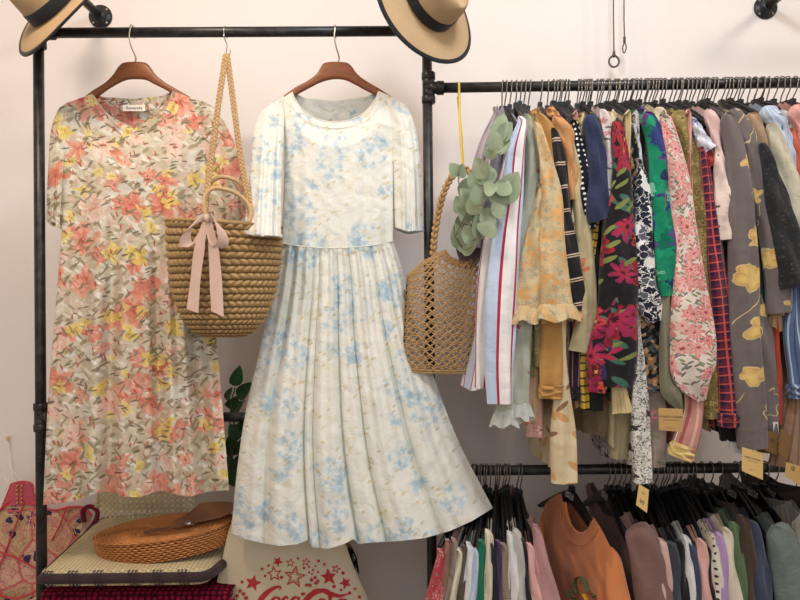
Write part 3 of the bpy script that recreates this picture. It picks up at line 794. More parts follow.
leaves = {0: [((496, 143), (504, 112), 7), ((497, 140), (514, 122), 6.5), ((494, 152), (497, 131), 6), ((493, 156), (509, 137), 8), ((491, 160), (492, 142), 6), ((487, 178), (474, 158), 7), ((486, 180), (482, 160), 6.5), ((486, 186), (488, 165), 9), ((484, 192), (497, 186), 7)],
          1: [((459, 176), (450, 163), 5.5), ((460, 178), (464, 163), 5.5), ((461, 195), (468, 178), 7), ((462, 200), (472, 188), 7), ((464, 214), (456, 196), 6.5), ((466, 222), (474, 204), 7.5)],
          2: [((498, 203), (520, 172), 10), ((496, 206), (500, 186), 8), ((492, 214), (505, 206), 6.5), ((486, 228), (489, 206), 7), ((484, 236), (492, 222), 8.5), ((500, 196), (507, 178), 7), ((480, 240), (478, 214), 8), ((478, 215), (470, 194), 7), ((480, 205), (476, 184), 7), ((476, 230), (484, 206), 8), ((472, 204), (461, 188), 7)],
          3: [((462, 250), (455, 224), 7), ((463, 254), (470, 222), 8), ((464, 256), (477, 236), 6), ((458, 240), (462, 212), 6), ((470, 222), (459, 206), 7), ((474, 246), (466, 224), 8), ((478, 192), (470, 172), 6), ((482, 236), (492, 214), 7)]}
for si, st in enumerate(stems):
    lab = ['tall eucalyptus sprig reaching up to the first hangers beside the striped blouse', 'eucalyptus sprig with small leaves beneath the yellow tape loop', 'eucalyptus sprig with large round leaves leaning on the striped shirt', 'short drooping eucalyptus sprig at the mouth of the macrame bag'][si]
    t = thing('eucalyptus_sprig', lab, 'plant', P(470, 266, 1.70), 'eucalyptus sprigs in the macrame bag')
    Ys = 1.70 - .02 * si
    sm = smooth_path(st, 30); A = Acc(); tube(A, [P(x, y, 1.71 + (Ys - 1.75) * i / 29) for i, (x, y) in enumerate(sm)], [.0024 - .0012 * i / 29 for i in range(30)], 6); 
    B = Acc()
    for k, (b, tp, w) in enumerate(leaves[si]):
        Yl = 1.70 - .17 * min(1, max(.25, (b[0] - 458) / 26)) - .010 * (k % 3); w *= 1.25 
        near = min(range(30), key=lambda i: (sm[i][0] - b[0]) ** 2 + (sm[i][1] - b[1]) ** 2)
        tube(A, [P(sm[near][0], sm[near][1], 1.71 + (Ys - 1.75) * near / 29), P(b[0], b[1], Yl)], .0009, 5)
        leaf_mesh(B, P(b[0], b[1], Yl), P(tp[0], tp[1], Yl - .012 + .02 * (k % 2)), w * 1.65 / FPX, (random.uniform(-.9, .9), -1, random.uniform(-.5, .7)), .2, .12)
    A.build('twig', M_ESTEM, t); B.build('foliage', M_EUC, t)
t = thing('purple_sprig', 'dull purple narrow-leaved sprig low in the mouth of the macrame bag', 'plant', P(468, 268, 1.72))
A = Acc()
for b, tp, w in (((466, 270), (455, 238), 3.5), ((468, 270), (461, 244), 3), ((470, 270), (474, 238), 3), ((473, 268), (484, 236), 3.5), ((471, 270), (467, 240), 3), ((474, 268), (478, 228), 4)):
    leaf_mesh(A, P(b[0], b[1], 1.70), P(tp[0], tp[1], 1.68), w * 1.7 / FPX, (.2, -1, .1), .2, .05)
A.build('foliage', M_PLEAF, t)
# ================================================================== BLACK HANGERS
M_PLAST = simple('black_plastic', (15, 15, 17), 0.42, 0.4, amt=.1)
M_HOOK = simple('hanger_hook_steel', (128, 122, 114), 0.3, 0.5, 0.8)
M_HPRINT = simple('hanger_print', (196, 196, 196), .6)
def hanger_proto(word, nk=0.0):
    t = thing('black_hanger', 'x', 'hanger', (0, 0, 0))
    A = Acc(); r = PR + .0035; pts = []
    for i in range(13):
        a = math.radians(215 - 235 * i / 12 + 0); pts.append(Vector((0, math.cos(a) * r * 1.0, math.sin(a) * r)))
    # pts run from behind the rail over the top to the front; local -Y is the near side
    pts = [Vector((0, -p.y, p.z)) for p in pts][::-1]; pts = pts[::-1]
    pts += [Vector((0, -r * .95, -.018)), Vector((0, -r * .7, -.028)), Vector((0, -.004, -.040)), Vector((0, 0, -.047 - nk)), Vector((0, 0, -.06 - nk))]
    tube(A, pts, .0019, 7, 40); A.build('hook', M_HOOK, t)
    A = Acc()
    n = 41; ys = np.linspace(-.19, .19, n); rows = []
    for y in ys:
        s = abs(y) / .19
        zt = -.055 - nk - .105 * s ** 1.15; h = .032 * (1 - s) ** .8 + .011; th = .0065 - .001 * s
        e = min(1, (1 - s) * 14 + .45)
        zb = zt - h * e; zt2 = zt - h * (1 - e) * .4
        rows.append([(th * .5, y, zt2), (th, y, zt2 - .003), (th, y, zb + .003), (th * .5, y, zb), (-th * .5, y, zb), (-th, y, zb + .003), (-th, y, zt2 - .003), (-th * .5, y, zt2)])
    V = np.array(rows).reshape(-1, 3); F = gridF(n, 8, True).tolist() + [list(range(8)), list(range((n - 1) * 8, n * 8))[::-1]]
    A.add(V, F); hb = A.build('hanger_arms', M_PLAST, t)
    A = Acc(); box(A, (0, 0, -.055 - nk), (.0062, .0085, .0075)); A.build('size_cube', M_PLAST, t, False)
    if word:
        R = Matrix(((0, 0, -1, 0), (-1, 0, 0, 0), (0, 1, 0, 0), (0, 0, 0, 1)))
        text_mesh('print', 'SIMPLE &', .012, M_HPRINT, hb, Matrix.Translation((-.0069, .0, -.0705 - nk)) @ R, bold=.0003)
        text_mesh('print', 'SMILES', .012, M_HPRINT, hb, Matrix.Translation((-.0069, .0, -.0805 - nk)) @ R, bold=.0003, sx=1.3)
    return t
def copy_tree(o, parent=None):
    c = o.copy(); C.objects.link(c)
    if parent is not None: c.parent = parent
    for ch in list(o.children): copy_tree(ch, c)
    return c
PROTO = {(False, 0): hanger_proto(False), (True, 0): hanger_proto(True), (False, 1): hanger_proto(False, .005), (False, 2): hanger_proto(False, .010), (False, 3): hanger_proto(False, -.004)}
USED = {k: False for k in PROTO}; HC = [0]
def hanger(px, railpy, ang, label, group=None, word=False, dz=0):
    HC[0] += 1; key = (word, 0 if word else (0, 2, 1, 0, 3, 1, 2)[HC[0] % 7])
    if not USED[key]: o = PROTO[key]; USED[key] = True
    else: o = copy_tree(PROTO[key])
    o.location = P(px, railpy) ; o.rotation_euler = (0, random.uniform(.03, .11), ang)
    o['label'] = label
    if group: o['group'] = group
    elif 'group' in o: del o['group']
    return o

# ================================================================== GARMENT ON A RAIL
def vsleeve(acc, path, Y, depth=.45, seed=0, nseg=36, rip=.15, flat0=.5):
    p = smooth_path(path, max(24, int(sum(math.hypot(path[i + 1][0] - path[i][0], path[i + 1][1] - path[i][1]) for i in range(len(path) - 1)) / 4)))
    n = len(p); a = np.linspace(0, 2 * PI, nseg, endpoint=False); rows = []; U = []
    Ln = 0
    wmax = max(p[:, 2]) * Y / FPX
    for i in range(n):
        t = i / (n - 1)
        c = P(p[i, 0], p[i, 1], Y); hw = p[i, 2] * Y / FPX
        if i: Ln += math.hypot(p[i, 0] - p[i - 1, 0], p[i, 1] - p[i - 1, 1]) * Y / FPX
        j = min(i + 1, n - 1); k = max(i - 1, 0)
        tx, tz = p[j, 0] - p[k, 0], -(p[j, 1] - p[k, 1]); l = math.hypot(tx, tz) + 1e-9; tx /= l; tz /= l
        N = np.array([-tz, 0, tx]);  # points to +x when going down (tz<0)
        d = min(.035, hw * depth + .006)
        fold = rip * (np.sin(3 * a + seed + 2.2 * np.sin(t * 4 + seed)) * .6 + .5 * np.sin(5 * a - seed * 2 + 3 * t) + .35 * np.sin(9 * a + t * 9 + seed)) * min(1, .3 + t * 1.2)
        wr = .09 * np.sin(t * 19 + seed + 2 * np.sin(a + seed)) * np.sin(2 * a + seed)
        r = 1 + fold + wr
        q = np.array(list(c)) + N * (np.cos(a) * hw)[:, None] * (1 + (fold * .25))[:, None] + np.array([0, -1, 0]) * (np.sin(a) * d * r + .006 * np.sin(t * 14 + seed) * np.cos(3 * a))[:, None]
        rows.append(q); U.append(np.stack([a / (2 * PI) * 4 * wmax + seed * .37, np.full(nseg, -Ln + seed * .21)], -1))
    # close the seam of the UV by a duplicate column
    V = np.stack(rows); V = np.concatenate([V, V[:, :1]], 1); UU = np.stack(U); last = UU[:, :1].copy(); last[..., 0] += 4 * wmax; UU = np.concatenate([UU, last], 1)
    acc.add(V.reshape(-1, 3), gridF(n, nseg + 1), UU.reshape(-1, 2))
    return V
def ruffle(acc, px, py, w, Y, h=14, seed=0, flare=1.35, nr=9, tilt=0):
    a = np.linspace(0, 2 * PI, 73); rows = []; U = []
    for i in range(nr):
        t = i / (nr - 1); c = P(px + tilt * t, py + h * t, Y); hw = w * Y / FPX * (1 + (flare - 1) * t ** .7)
        r = 1 + .16 * t * np.sin(8 * a + seed) + .07 * t * np.sin(17 * a + seed * 2)
        rows.append(np.stack([c.x + np.cos(a) * hw * r, Y - np.sin(a) * hw * .6 * r, c.z + .006 * t * np.sin(5 * a + seed) + a * 0], -1))
        U.append(np.stack([a * hw + .3, np.full(73, -t * h * Y / FPX)], -1))
    acc.add(np.array(rows).reshape(-1, 3), gridF(nr, 73), np.array(U).reshape(-1, 2))
SEED = [0]
RAILY = {1: lambda x: 88 - (x - 430) * 7.5 / 530, 2: lambda x: 471 - (x - 430) * 5.5 / 530}
def garment(kind, label, cat, mat, hx, path, rail=1, Ys=1.585, hem=None, T=.016, cuff=None, more=(), word=False, hl=None, body=True, S=None, neckw=.45, mat2=None, collar_=None, sleeve=True, drop=.06, hgroup=None):
    SEED[0] += 1; sd = SEED[0] * 1.7
    ry = RAILY[rail](hx); R = P(hx, ry)
    t = thing(kind, label, cat, (R.x, R.y, R.z - .10))
    Sx, Sy = S if S else path[0][:2]
    Yn = 1.615; Sp = P(Sx, Sy, Yn)
    dx = Sp.x - R.x
    if body:
        hp = P(*(hem or (path[-1][0], min(path[-1][1], 420))), Yn) if True else None
        A = Acc(); nv = 26; na = 73; a = np.linspace(0, 2 * PI, na); ca, sa = np.cos(a), np.sin(a)
        dirv = np.array([dx, Yn - RY, 0]); L = np.linalg.norm(dirv); du = dirv / L; nn = np.array([du[1], -du[0], 0]); 
        if nn[0] > 0: nn = -nn
        ztop = Sp.z + drop * np.clip((1 - np.abs(ca)) / (1 - neckw), 0, 1) ** .9
        neck = np.clip(1 - np.abs(ca) / neckw, 0, 1) ** .5
        ztop = ztop - neck * np.where(sa > 0, .06, .035)
        rows = []; U = []
        for i in range(nv):
            v = i / (nv - 1); z = ztop * (1 - v) + hp.z * v
            z = z + .012 * v * np.sin(2 * a + sd)
            hwid = L * (1 - .07 * math.sin(min(1, v * 6) * PI * .5) + .03 * v)
            sw = (hp.x - Sp.x) * v
            th = (T * (.45 + .8 * v)) * (np.abs(sa) ** .6) * np.sign(sa) + (.004 * neck * np.sign(sa) * (1 - v))
            f = .007 * np.sin(6 * ca * 1.0 + sd + 1.5 * v) * min(1, v * 3) + .004 * np.sin(13 * ca + 2 * sd + v * 2) * min(1, v * 3)
            x = R.x + du[0] * ca * hwid + nn[0] * (th + f) + sw
            y = RY + du[1] * ca * hwid + nn[1] * (th + f)
            rows.append(np.stack([x, y, z], -1)); U.append(np.stack([ca * hwid + np.sign(sa) * .7 + sd * .3, z], -1))
        A.add(np.array(rows).reshape(-1, 3), gridF(nv, na), np.array(U).reshape(-1, 2))
        A.build('garment_body', mat, t)
    def do_sleeve(path, Y, cf, sd):
        A = Acc(); 
        p0 = path[0]
        V = vsleeve(A, [(p0[0] - 4, p0[1] - 6.5, .25), (p0[0] - 3, p0[1] - 5, max(1.5, p0[2] * .5))] + list(path), Y, .45, sd)
        o = A.build('sleeve', mat, t)
        e = path[-1]; b = path[-2]
        if cf == 'ruffle':
            B = Acc(); ruffle(B, e[0], e[1] - 2, e[2], Y, 16, sd, 1.45); B.build('ruffle_cuff', mat2 or mat, o)
        elif cf == 'band':
            dx_, dy_ = e[0] - b[0], e[1] - b[1]; l = math.hypot(dx_, dy_); dx_ /= l; dy_ /= l
            B = Acc(); vsleeve(B, [(e[0] - dx_ * 12, e[1] - dy_ * 12, e[2] * 1.06), (e[0] - dx_ * 5, e[1] - dy_ * 5, e[2] * 1.1), (e[0] + dx_ * 2, e[1] + dy_ * 2, e[2] * 1.06)], Y - .002, .5, sd, rip=.04); B.build('cuff', mat2 or mat, o)
    if sleeve: do_sleeve(path, Ys, cuff, sd)
    for k, (pth, Y2, cf) in enumerate(more): do_sleeve(pth, Y2, cf, sd + 2.3 * (k + 1))
    if collar_:
        A = Acc(); vsleeve(A, collar_, 1.70, .5, sd, rip=.05); A.build('collar', mat2 or mat, t)
    ang = math.atan2(dx, RY - Yn)
    hanger(hx, ry, ang, hl or ('black plastic hanger carrying the ' + ' '.join(label.split()[:7])), hgroup, word)
    return t

F = floral
m_greystripe = stripes('mauve_stripe', (172, 160, 166), [(0, .12, (126, 112, 124)), (.5, .56, (206, 198, 202))], .022)
m_redstripe = stripes('blue_white_red_stripe', (196, 212, 236), [(0, .06, (178, 48, 74)), (.06, .34, (244, 240, 240)), (.34, .40, (178, 48, 74))], .085)
m_sage = floral('sage_plain', (182, 184, 168), [(40, .30, 5, .10, (190, 74, 78), (160, 52, 60), (190, 80, 80))], base2=(170, 174, 158))
m_paleg = plain('pale_grey_ruffle', (196, 200, 194))
m_olive = floral('olive_print', (150, 146, 98), [(40, .4, 4, .8, (196, 190, 134), (120, 118, 74), (90, 96, 60))])
m_lace = floral('tan_lace', (208, 190, 150), [(62, .46, 6, .9, (170, 160, 130), (216, 200, 160), (140, 130, 104)), (70, .4, 4, .4, (160, 150, 122), (226, 210, 176), (130, 120, 96))], base2=(220, 168, 104))
m_camel = plain('camel_wool', (188, 142, 82), wr=.35)
m_rust = plain('tan_orange', (196, 144, 96), wr=.3)
m_blkline = stripes('black_cream_line', (34, 32, 34), [(.0, .05, (206, 180, 158)), (.10, .15, (220, 200, 180))], .06, axis=1, wob=.02)
m_beige = floral('beige_terracotta', (192, 178, 142), [(9, .36, 6, .42, (200, 140, 94), (186, 116, 70), (150, 90, 56))], base2=(178, 164, 128))
m_dots = dots('black_white_dots', (26, 28, 38), (232, 230, 226), .014, .25)
m_ylw = floral('yellow_sprig', (176, 160, 92), [(40, .42, 5, .8, (214, 200, 120), (150, 130, 70), (90, 80, 50))])
m_navy = plain('navy_cotton', (46, 54, 84), wr=.3)
m_whitepink = floral('white_pink_sprig', (234, 220, 214), [(30, .34, 5, .5, (206, 120, 128), (230, 168, 170), (120, 70, 70))], [(26, .5, 3, .24, .4, (110, 118, 100))])
m_creamsp = floral('cream_sprig', (226, 212, 180), [(34, .3, 5, .5, (150, 110, 96), (120, 100, 110), (90, 70, 60))])
m_lily = floral('black_red_lily', (32, 28, 32), [(10, .58, 6, .56, (170, 40, 52), (96, 22, 38), (206, 110, 84)), (13, .5, 7, .4, (150, 40, 84), (180, 50, 64), (60, 18, 34)), (17, .42, 4, .3, (204, 70, 66), (90, 22, 40), (230, 180, 90))], [(12, .6, 3.0, .34, .42, (66, 108, 92)), (13, -.5, 3.4, .32, .32, (124, 134, 72)), (11, 1.3, 2.6, .3, .25, (56, 52, 104))], base2=(24, 22, 28))
m_blktan = blotch('black_tan_mosaic', [(30, 30, 34), (196, 152, 104), (30, 30, 34), (72, 84, 92), (150, 112, 78), (24, 24, 28)], 130, .5)
m_white = plain('white_cotton', (232, 232, 232))
m_ethnic = blotch('navy_white_ethnic', [(28, 30, 48), (232, 230, 226), (36, 38, 56), (36, 38, 56), (90, 92, 104)], 52, 1.6, edges=(236, 234, 230))
m_green = blotch('green_blue_patch', [(18, 128, 96), (20, 146, 104), (48, 62, 120), (14, 108, 88), (20, 120, 92), (120, 190, 160), (24, 84, 84), (88, 64, 126), (20, 140, 100), (30, 50, 90)], 42, 2.0)
m_rose = floral('white_rose', (232, 218, 206), [(24, .62, 8, .9, (214, 122, 120), (234, 176, 168), (168, 64, 72)), (34, .46, 6, .5, (222, 138, 136), (240, 200, 190), (180, 80, 84))], [(44, .5, 3, .36, .6, (132, 140, 104)), (40, -.8, 3, .30, .5, (120, 114, 116))])
m_gold = floral('gold_olive_fleck', (140, 122, 72), [(70, .5, 4, .9, (184, 164, 106), (104, 90, 52), (70, 60, 36))], base2=(120, 104, 60))
m_dnavy = plain('dark_navy', (32, 34, 50))
m_bluew = floral('white_blue_sketch', (220, 222, 232), [(24, .48, 5, .8, (96, 112, 168), (190, 196, 220), (60, 60, 100))])
m_dred = plain('brick_red', (172, 64, 62))
m_plaid = plaid('red_navy_plaid', (34, 32, 62), (112, 36, 54), (214, 92, 84), .022)
m_pink = plain('soft_pink', (226, 190, 184))
m_eyelet = floral('blush_eyelet', (232, 212, 200), [(26, .16, 4, .6, (90, 70, 70), (120, 90, 90), (60, 50, 50))], [(22, .5, 4, .16, .6, (212, 188, 178))])
m_tan = plain('tan_plain', (188, 152, 118))
m_taupe = MB('taupe_gold_flower', .75, .25, sheen=.2); v = m_taupe.uv()
c_ = m_taupe.tint(lin((110, 100, 98)), amt=.06)
k, t_, r_, g_, pk_ = flower(m_taupe, v, 9.5, .32, 5, .6, (2, 5, 0), .5, .7)
c_ = m_taupe.mix(k, c_, m_taupe.mix(m_taupe.ss(t_ - pk_ * .3, .2, .9), lin((222, 190, 116)), lin((196, 150, 84))))
ed = m_taupe.M('ABSOLUTE', t_ - .95); c_ = m_taupe.mix(m_taupe.ss(.07 - ed, 0, .04) * .8, c_, lin((226, 202, 146)))
vv = m_taupe.distort(v, 5, .12); x_, y_, _ = m_taupe.sep(vv); ln = m_taupe.M('ABSOLUTE', m_taupe.M('SINE', x_ * 20.0 + y_ * 14.0)); n_, _ = m_taupe.noise(v, 7, 1)
c_ = m_taupe.mix(m_taupe.ss(.035 - ln, 0, .02) * m_taupe.ss(n_, .5, .55), c_, lin((214, 190, 132)))
m_taupe.color(c_); cloth_bump(m_taupe, .25); m_taupe = m_taupe.mat
m_brown = plain('light_brown_suede', (168, 138, 108))
m_tweed = floral('black_tweed', (42, 44, 46), [(90, .3, 3, .5, (80, 80, 82), (60, 60, 62), (30, 30, 30))])
m_ivory = floral('ivory_fleck', (204, 198, 178), [(60, .35, 4, .5, (176, 164, 138), (220, 214, 196), (150, 140, 118))], base2=(190, 182, 160))
m_ltblue = stripes('light_blue_stripe', (168, 182, 206), [(0, .4, (196, 206, 222))], .008)
m_palegrey = plain('pale_grey', (196, 196, 192))
m_coral = plain('coral_pink', (226, 164, 154))
m_orange = plain('orange_red', (206, 106, 78))
m_cream = plain('cream_wool', (226, 216, 194))
m_dkgreen = plain('bottle_green', (34, 72, 62))
m_bstripe = stripes('denim_stripe', (84, 104, 138), [(0, .2, (168, 182, 200)), (.5, .6, (60, 74, 104))], .02)
m_rustred = plain('rust_red', (178, 70, 50))
m_brpl = stripes('brown_pleat', (150, 118, 94), [(0, .25, (120, 92, 72))], .02)
m_leafc = floral('cream_leaf', (224, 208, 172), [], [(14, .8, 2.6, .34, .35, (208, 160, 108)), (15, -.6, 3.0, .30, .2, (150, 110, 76))], base2=(216, 196, 158))
m_pinkfl = floral('pink_paisley', (206, 160, 144), [(26, .45, 5, .8, (190, 92, 88), (226, 190, 176), (120, 60, 60))])
m_yband = stripes('yellow_black', (214, 180, 62), [(0, .22, (70, 62, 40))], .02, axis=1, wob=.01)
m_purp = stripes('dark_purple_rib', (40, 32, 44), [(0, .2, (150, 100, 120))], .01)
m_black = plain('black_cloth', (28, 28, 30))
m_cone = stripes('beige_weave', (214, 194, 146), [(0, .15, (176, 150, 104))], .006)
m_ink = blotch('ink_scroll', [(232, 228, 220), (236, 232, 226), (228, 224, 216), (234, 230, 224), (230, 226, 220), (234, 230, 224), (228, 224, 216), (232, 228, 220), (70, 70, 74)], 60, 2.2, edges=(26, 26, 30))
m_vine = floral('mauve_vine', (150, 136, 126), [(16, .45, 5, .6, (176, 110, 116), (200, 150, 150), (120, 70, 80))], [(24, .5, 3, .3, .5, (120, 124, 96))])
m_rplaid = stripes('rose_stripe', (196, 142, 130), [(.1, .25, (168, 92, 90)), (.4, .5, (232, 208, 176)), (.5, .62, (150, 80, 80)), (.8, .9, (222, 176, 160))], .05)
m_ybeige = plain('yellow_beige', (232, 204, 134))
m_moss = plain('moss_grey', (132, 130, 108))
m_white2 = floral('white_scroll_hem', (228, 226, 220), [(22, .4, 5, .3, (40, 40, 44), (60, 60, 64), (30, 30, 34))])

G = garment
G('hanging_blouse', 'mauve grey striped blouse, first on the upper rail, behind the eucalyptus', 'blouse', m_greystripe, 503, [(497, 114, 4), (486, 150, 9), (478, 195, 11), (474, 240, 12)], hem=(476, 252), Ys=1.73, cuff='band')
G('hanging_shirt', 'light blue shirt with white bands and crimson stripes, second on the rail', 'shirt', m_redstripe, 511, [(522, 123, 5), (516, 150, 9), (512, 190, 11), (506, 235, 14), (501, 300, 17), (499, 360, 15), (500, 403, 13)], hem=(481, 388), Ys=1.575, T=.03, more=[([(508, 160, 4), (494, 230, 9), (486, 300, 10), (481, 388, 6)], 1.62, None)])
G('hanging_blouse', 'pale sage blouse with tiny red motifs beside the crimson striped shirt', 'blouse', m_sage, 516, [(528, 121, 4), (533, 150, 6), (531, 200, 8), (527, 250, 10), (523, 300, 10), (522, 350, 9), (520, 404, 9)], hem=(524, 380), Ys=1.60, cuff='ruffle', mat2=m_paleg, more=[([(512, 330, 6), (508, 370, 8), (506, 411, 10)], 1.60, 'ruffle')])
G('hanging_blouse', 'thin olive green printed blouse between the sage and the lace ones', 'blouse', m_olive, 521, [(531, 121, 4), (538, 150, 6), (540, 200, 6), (541, 300, 7), (540, 366, 7)], hem=(536, 380), Ys=1.615)
G('hanging_blouse', 'tan lace blouse with orange trim and two ruffled cuffs', 'blouse', m_lace, 525, [(538, 128, 4), (546, 160, 7), (551, 200, 11), (552, 250, 14), (554, 290, 16), (556, 306, 17)], hem=(537, 425), Ys=1.57, cuff='ruffle', more=[([(541, 190, 3), (533, 235, 7), (529, 275, 11), (527, 308, 12)], 1.575, 'ruffle')])
G('hanging_coat', 'mustard camel coat with a deep stitched cuff hanging below the lace blouse', 'coat', m_camel, 530, [(541, 120, 6), (549, 135, 9), (556, 165, 9), (556, 220, 10), (554, 300, 12), (552, 350, 13), (551, 396, 12)], hem=(545, 350), Ys=1.60, cuff='band', collar_=[(534, 110, 4), (537, 118, 6), (541, 126, 6)])
G('hanging_blouse', 'black blouse with thin cream diagonal lines beside the camel coat', 'blouse', m_blkline, 541.5, [(555, 135, 4), (560, 170, 6), (564, 220, 8), (570, 260, 10), (577, 295, 9), (580, 310, 6)], hem=(560, 300), Ys=1.585)
G('hanging_coat', 'orange tan coat with rounded shoulder right of the mustard camel coat', 'coat', m_rust, 548, [(558, 122, 6), (567, 135, 8), (572, 160, 6), (574, 200, 5)], hem=(568, 330), Ys=1.59, collar_=[(549, 108, 4), (553, 116, 6), (558, 124, 6)])
G('hanging_blouse', 'beige olive blouse with terracotta flowers and one wide open cuff', 'blouse', m_beige, 557, [(570, 138, 3), (577, 180, 6), (583, 230, 8), (587, 280, 9), (586, 320, 10), (581, 352, 13)], hem=(578, 410), Ys=1.59)
G('hanging_shirt', 'black shirt with white polka dots left of the navy short sleeve', 'shirt', m_dots, 562, [(575, 127, 4), (580, 160, 7), (585, 195, 8), (590, 230, 6)], hem=(586, 400), Ys=1.59)
G('hanging_shirt', 'yellow olive sprigged shirt showing only its shoulder behind the polka dots', 'shirt', m_ylw, 568.5, [(582, 124, 5), (587, 140, 4), (589, 200, 3)], hem=(590, 390), Ys=1.605)
G('hanging_shirt', 'navy blue shirt with a short flared sleeve on the upper rail', 'shirt', m_navy, 578, [(590, 121, 8), (596, 150, 9), (598, 185, 10), (598, 205, 12), (602, 220, 14)], hem=(596, 400), Ys=1.575)
G('hanging_blouse', 'white blouse with pink sprigs right of the navy short sleeve', 'blouse', m_whitepink, 586, [(604, 116, 5), (609, 145, 5), (609, 190, 5), (607, 235, 3)], hem=(604, 390), Ys=1.59)
G('hanging_blouse', 'cream sprigged blouse squeezed beside the white pink sprigged one', 'blouse', m_creamsp, 591, [(611, 119, 4), (616, 145, 4), (616, 190, 4), (612, 230, 2)], hem=(610, 380), Ys=1.60)
G('hanging_dress', 'black dress with large red lilies and teal leaves on the upper rail', 'dress', m_lily, 597, [(617, 128, 5), (621, 160, 8), (621, 200, 12), (618, 250, 17), (617, 300, 20), (616, 350, 22), (614, 386, 18)], hem=(617, 405), Ys=1.565, more=[([(612, 300, 8), (600, 350, 13), (597, 392, 9)], 1.56, None)])
G('hanging_dress', 'black dress with tan mosaic flowers right of the red lilies', 'dress', m_blktan, 602, [(628, 124, 5), (633, 155, 6), (637, 220, 6), (644, 300, 9), (652, 350, 13), (654, 390, 14)], hem=(650, 392), Ys=1.60)
G('hanging_shirt', 'plain white shirt seen as a narrow strip beside the green blouse', 'shirt', m_white, 609, [(633, 130, 3), (638, 160, 4), (642, 215, 4)], hem=(648, 400), Ys=1.60)
G('hanging_blouse', 'navy and white patterned blouse with a bunched cuff', 'blouse', m_ethnic, 614.5, [(640, 165, 3), (643, 200, 8), (643, 250, 10), (644, 285, 12), (649, 305, 13), (654, 322, 7)], hem=(648, 320), Ys=1.575)
G('hanging_blouse', 'emerald green blouse with blue and purple patches', 'blouse', m_green, 623, [(648, 119, 7), (655, 140, 9), (659, 180, 10), (663, 225, 11), (667, 262, 12), (667, 296, 8)], hem=(655, 300), Ys=1.57, collar_=[(640, 108, 4), (645, 116, 6), (650, 124, 6)])
G('hanging_blouse', 'cream blouse with faint flowers between the green and the rose ones', 'blouse', m_creamsp, 631, [(660, 114, 6), (667, 135, 5), (671, 170, 4)], hem=(672, 390), Ys=1.60)
G('hanging_dress', 'white dress covered in pink roses with a pointed handkerchief sleeve', 'dress', m_rose, 636, [(666, 122, 6), (674, 155, 9), (681, 200, 11), (687, 250, 13), (690, 300, 18), (692, 345, 22), (692, 375, 21), (701, 400, 5)], hem=(690, 380), Ys=1.56)
G('hanging_coat', 'gold and olive flecked jacket with broad shoulder', 'jacket', m_gold, 645, [(678, 118, 10), (686, 135, 9), (692, 170, 8), (699, 220, 8), (704, 270, 8), (709, 330, 8), (712, 418, 9)], hem=(712, 430), Ys=1.59, T=.02, collar_=[(665, 112, 6), (670, 118, 8), (676, 126, 8)])
G('hanging_shirt', 'dark navy shirt behind the gold flecked jacket', 'shirt', m_dnavy, 650, [(691, 130, 4), (698, 160, 5), (706, 215, 5)], hem=(716, 420), Ys=1.60)
G('hanging_shirt', 'white shirt with blue sketch print and a short turned cuff', 'shirt', m_bluew, 656, [(694, 124, 4), (701, 138, 6), (709, 150, 7)], hem=(712, 380), Ys=1.575)
G('hanging_shirt', 'brick red shirt showing a short sleeve below the blue sketch cuff', 'shirt', m_dred, 664, [(699, 138, 3), (704, 152, 6), (709, 167, 6)], hem=(714, 380), Ys=1.585)
G('hanging_shirt', 'navy and red plaid flannel shirt with a long sleeve', 'shirt', m_plaid, 671, [(703, 150, 3), (708, 190, 5), (713, 240, 7), (719, 290, 9), (725, 340, 11), (730, 390, 12), (731, 424, 12)], hem=(718, 430), Ys=1.575, cuff='band')
G('hanging_shirt', 'soft pink shirt with a tan collar left of the taupe coat', 'shirt', m_pink, 681, [(710, 116, 6), (717, 135, 7), (722, 170, 7), (724, 205, 6)], hem=(726, 420), Ys=1.595, mat2=m_tan, collar_=[(700, 112, 5), (704, 124, 6), (708, 138, 5)])
G('hanging_blouse', 'blush eyelet blouse with a scalloped short sleeve', 'blouse', m_eyelet, 686, [(717, 150, 3), (722, 175, 8), (723, 210, 9), (724, 240, 7)], hem=(728, 330), Ys=1.57)
G('hanging_coat', 'long taupe coat with golden flowers and trailing lines', 'coat', m_taupe, 698, [(734, 116, 9), (747, 140, 10), (757, 175, 9), (767, 225, 9), (774, 270, 11), (778, 313, 12)], hem=(762, 440), Ys=1.575, T=.03, more=[([(728, 120, 7), (735, 150, 10), (740, 200, 13), (743, 260, 14), (744, 330, 15), (749, 390, 15), (752, 448, 14)], 1.56, None), ([(756, 300, 6), (763, 360, 12), (768, 441, 10)], 1.59, None)])
G('hanging_coat', 'light brown suede jacket right of the long taupe coat', 'jacket', m_brown, 711.5, [(752, 120, 8), (760, 145, 8), (767, 185, 7), (773, 230, 5)], hem=(776, 400), Ys=1.59)
G('hanging_coat', 'black tweed coat with a wide hanging sleeve', 'coat', m_tweed, 723, [(764, 150, 5), (775, 195, 11), (786, 240, 15), (796, 286, 17)], hem=(792, 310), Ys=1.56, T=.02)
G('hanging_coat', 'ivory flecked cardigan next to the black tweed coat', 'cardigan', m_ivory, 730, [(773, 130, 6), (784, 165, 9), (796, 205, 12), (808, 245, 14)], hem=(806, 330), Ys=1.572, T=.02)
G('hanging_shirt', 'light blue striped shirt high on the right of the upper rail', 'shirt', m_ltblue, 738.5, [(768, 113, 9), (780, 128, 8), (786, 150, 7), (790, 170, 6)], hem=(800, 330), Ys=1.585)
G('hanging_blouse', 'pale grey blouse behind the light blue striped shirt', 'blouse', m_palegrey, 748, [(784, 117, 6), (793, 140, 7), (800, 170, 8)], hem=(812, 380), Ys=1.60)
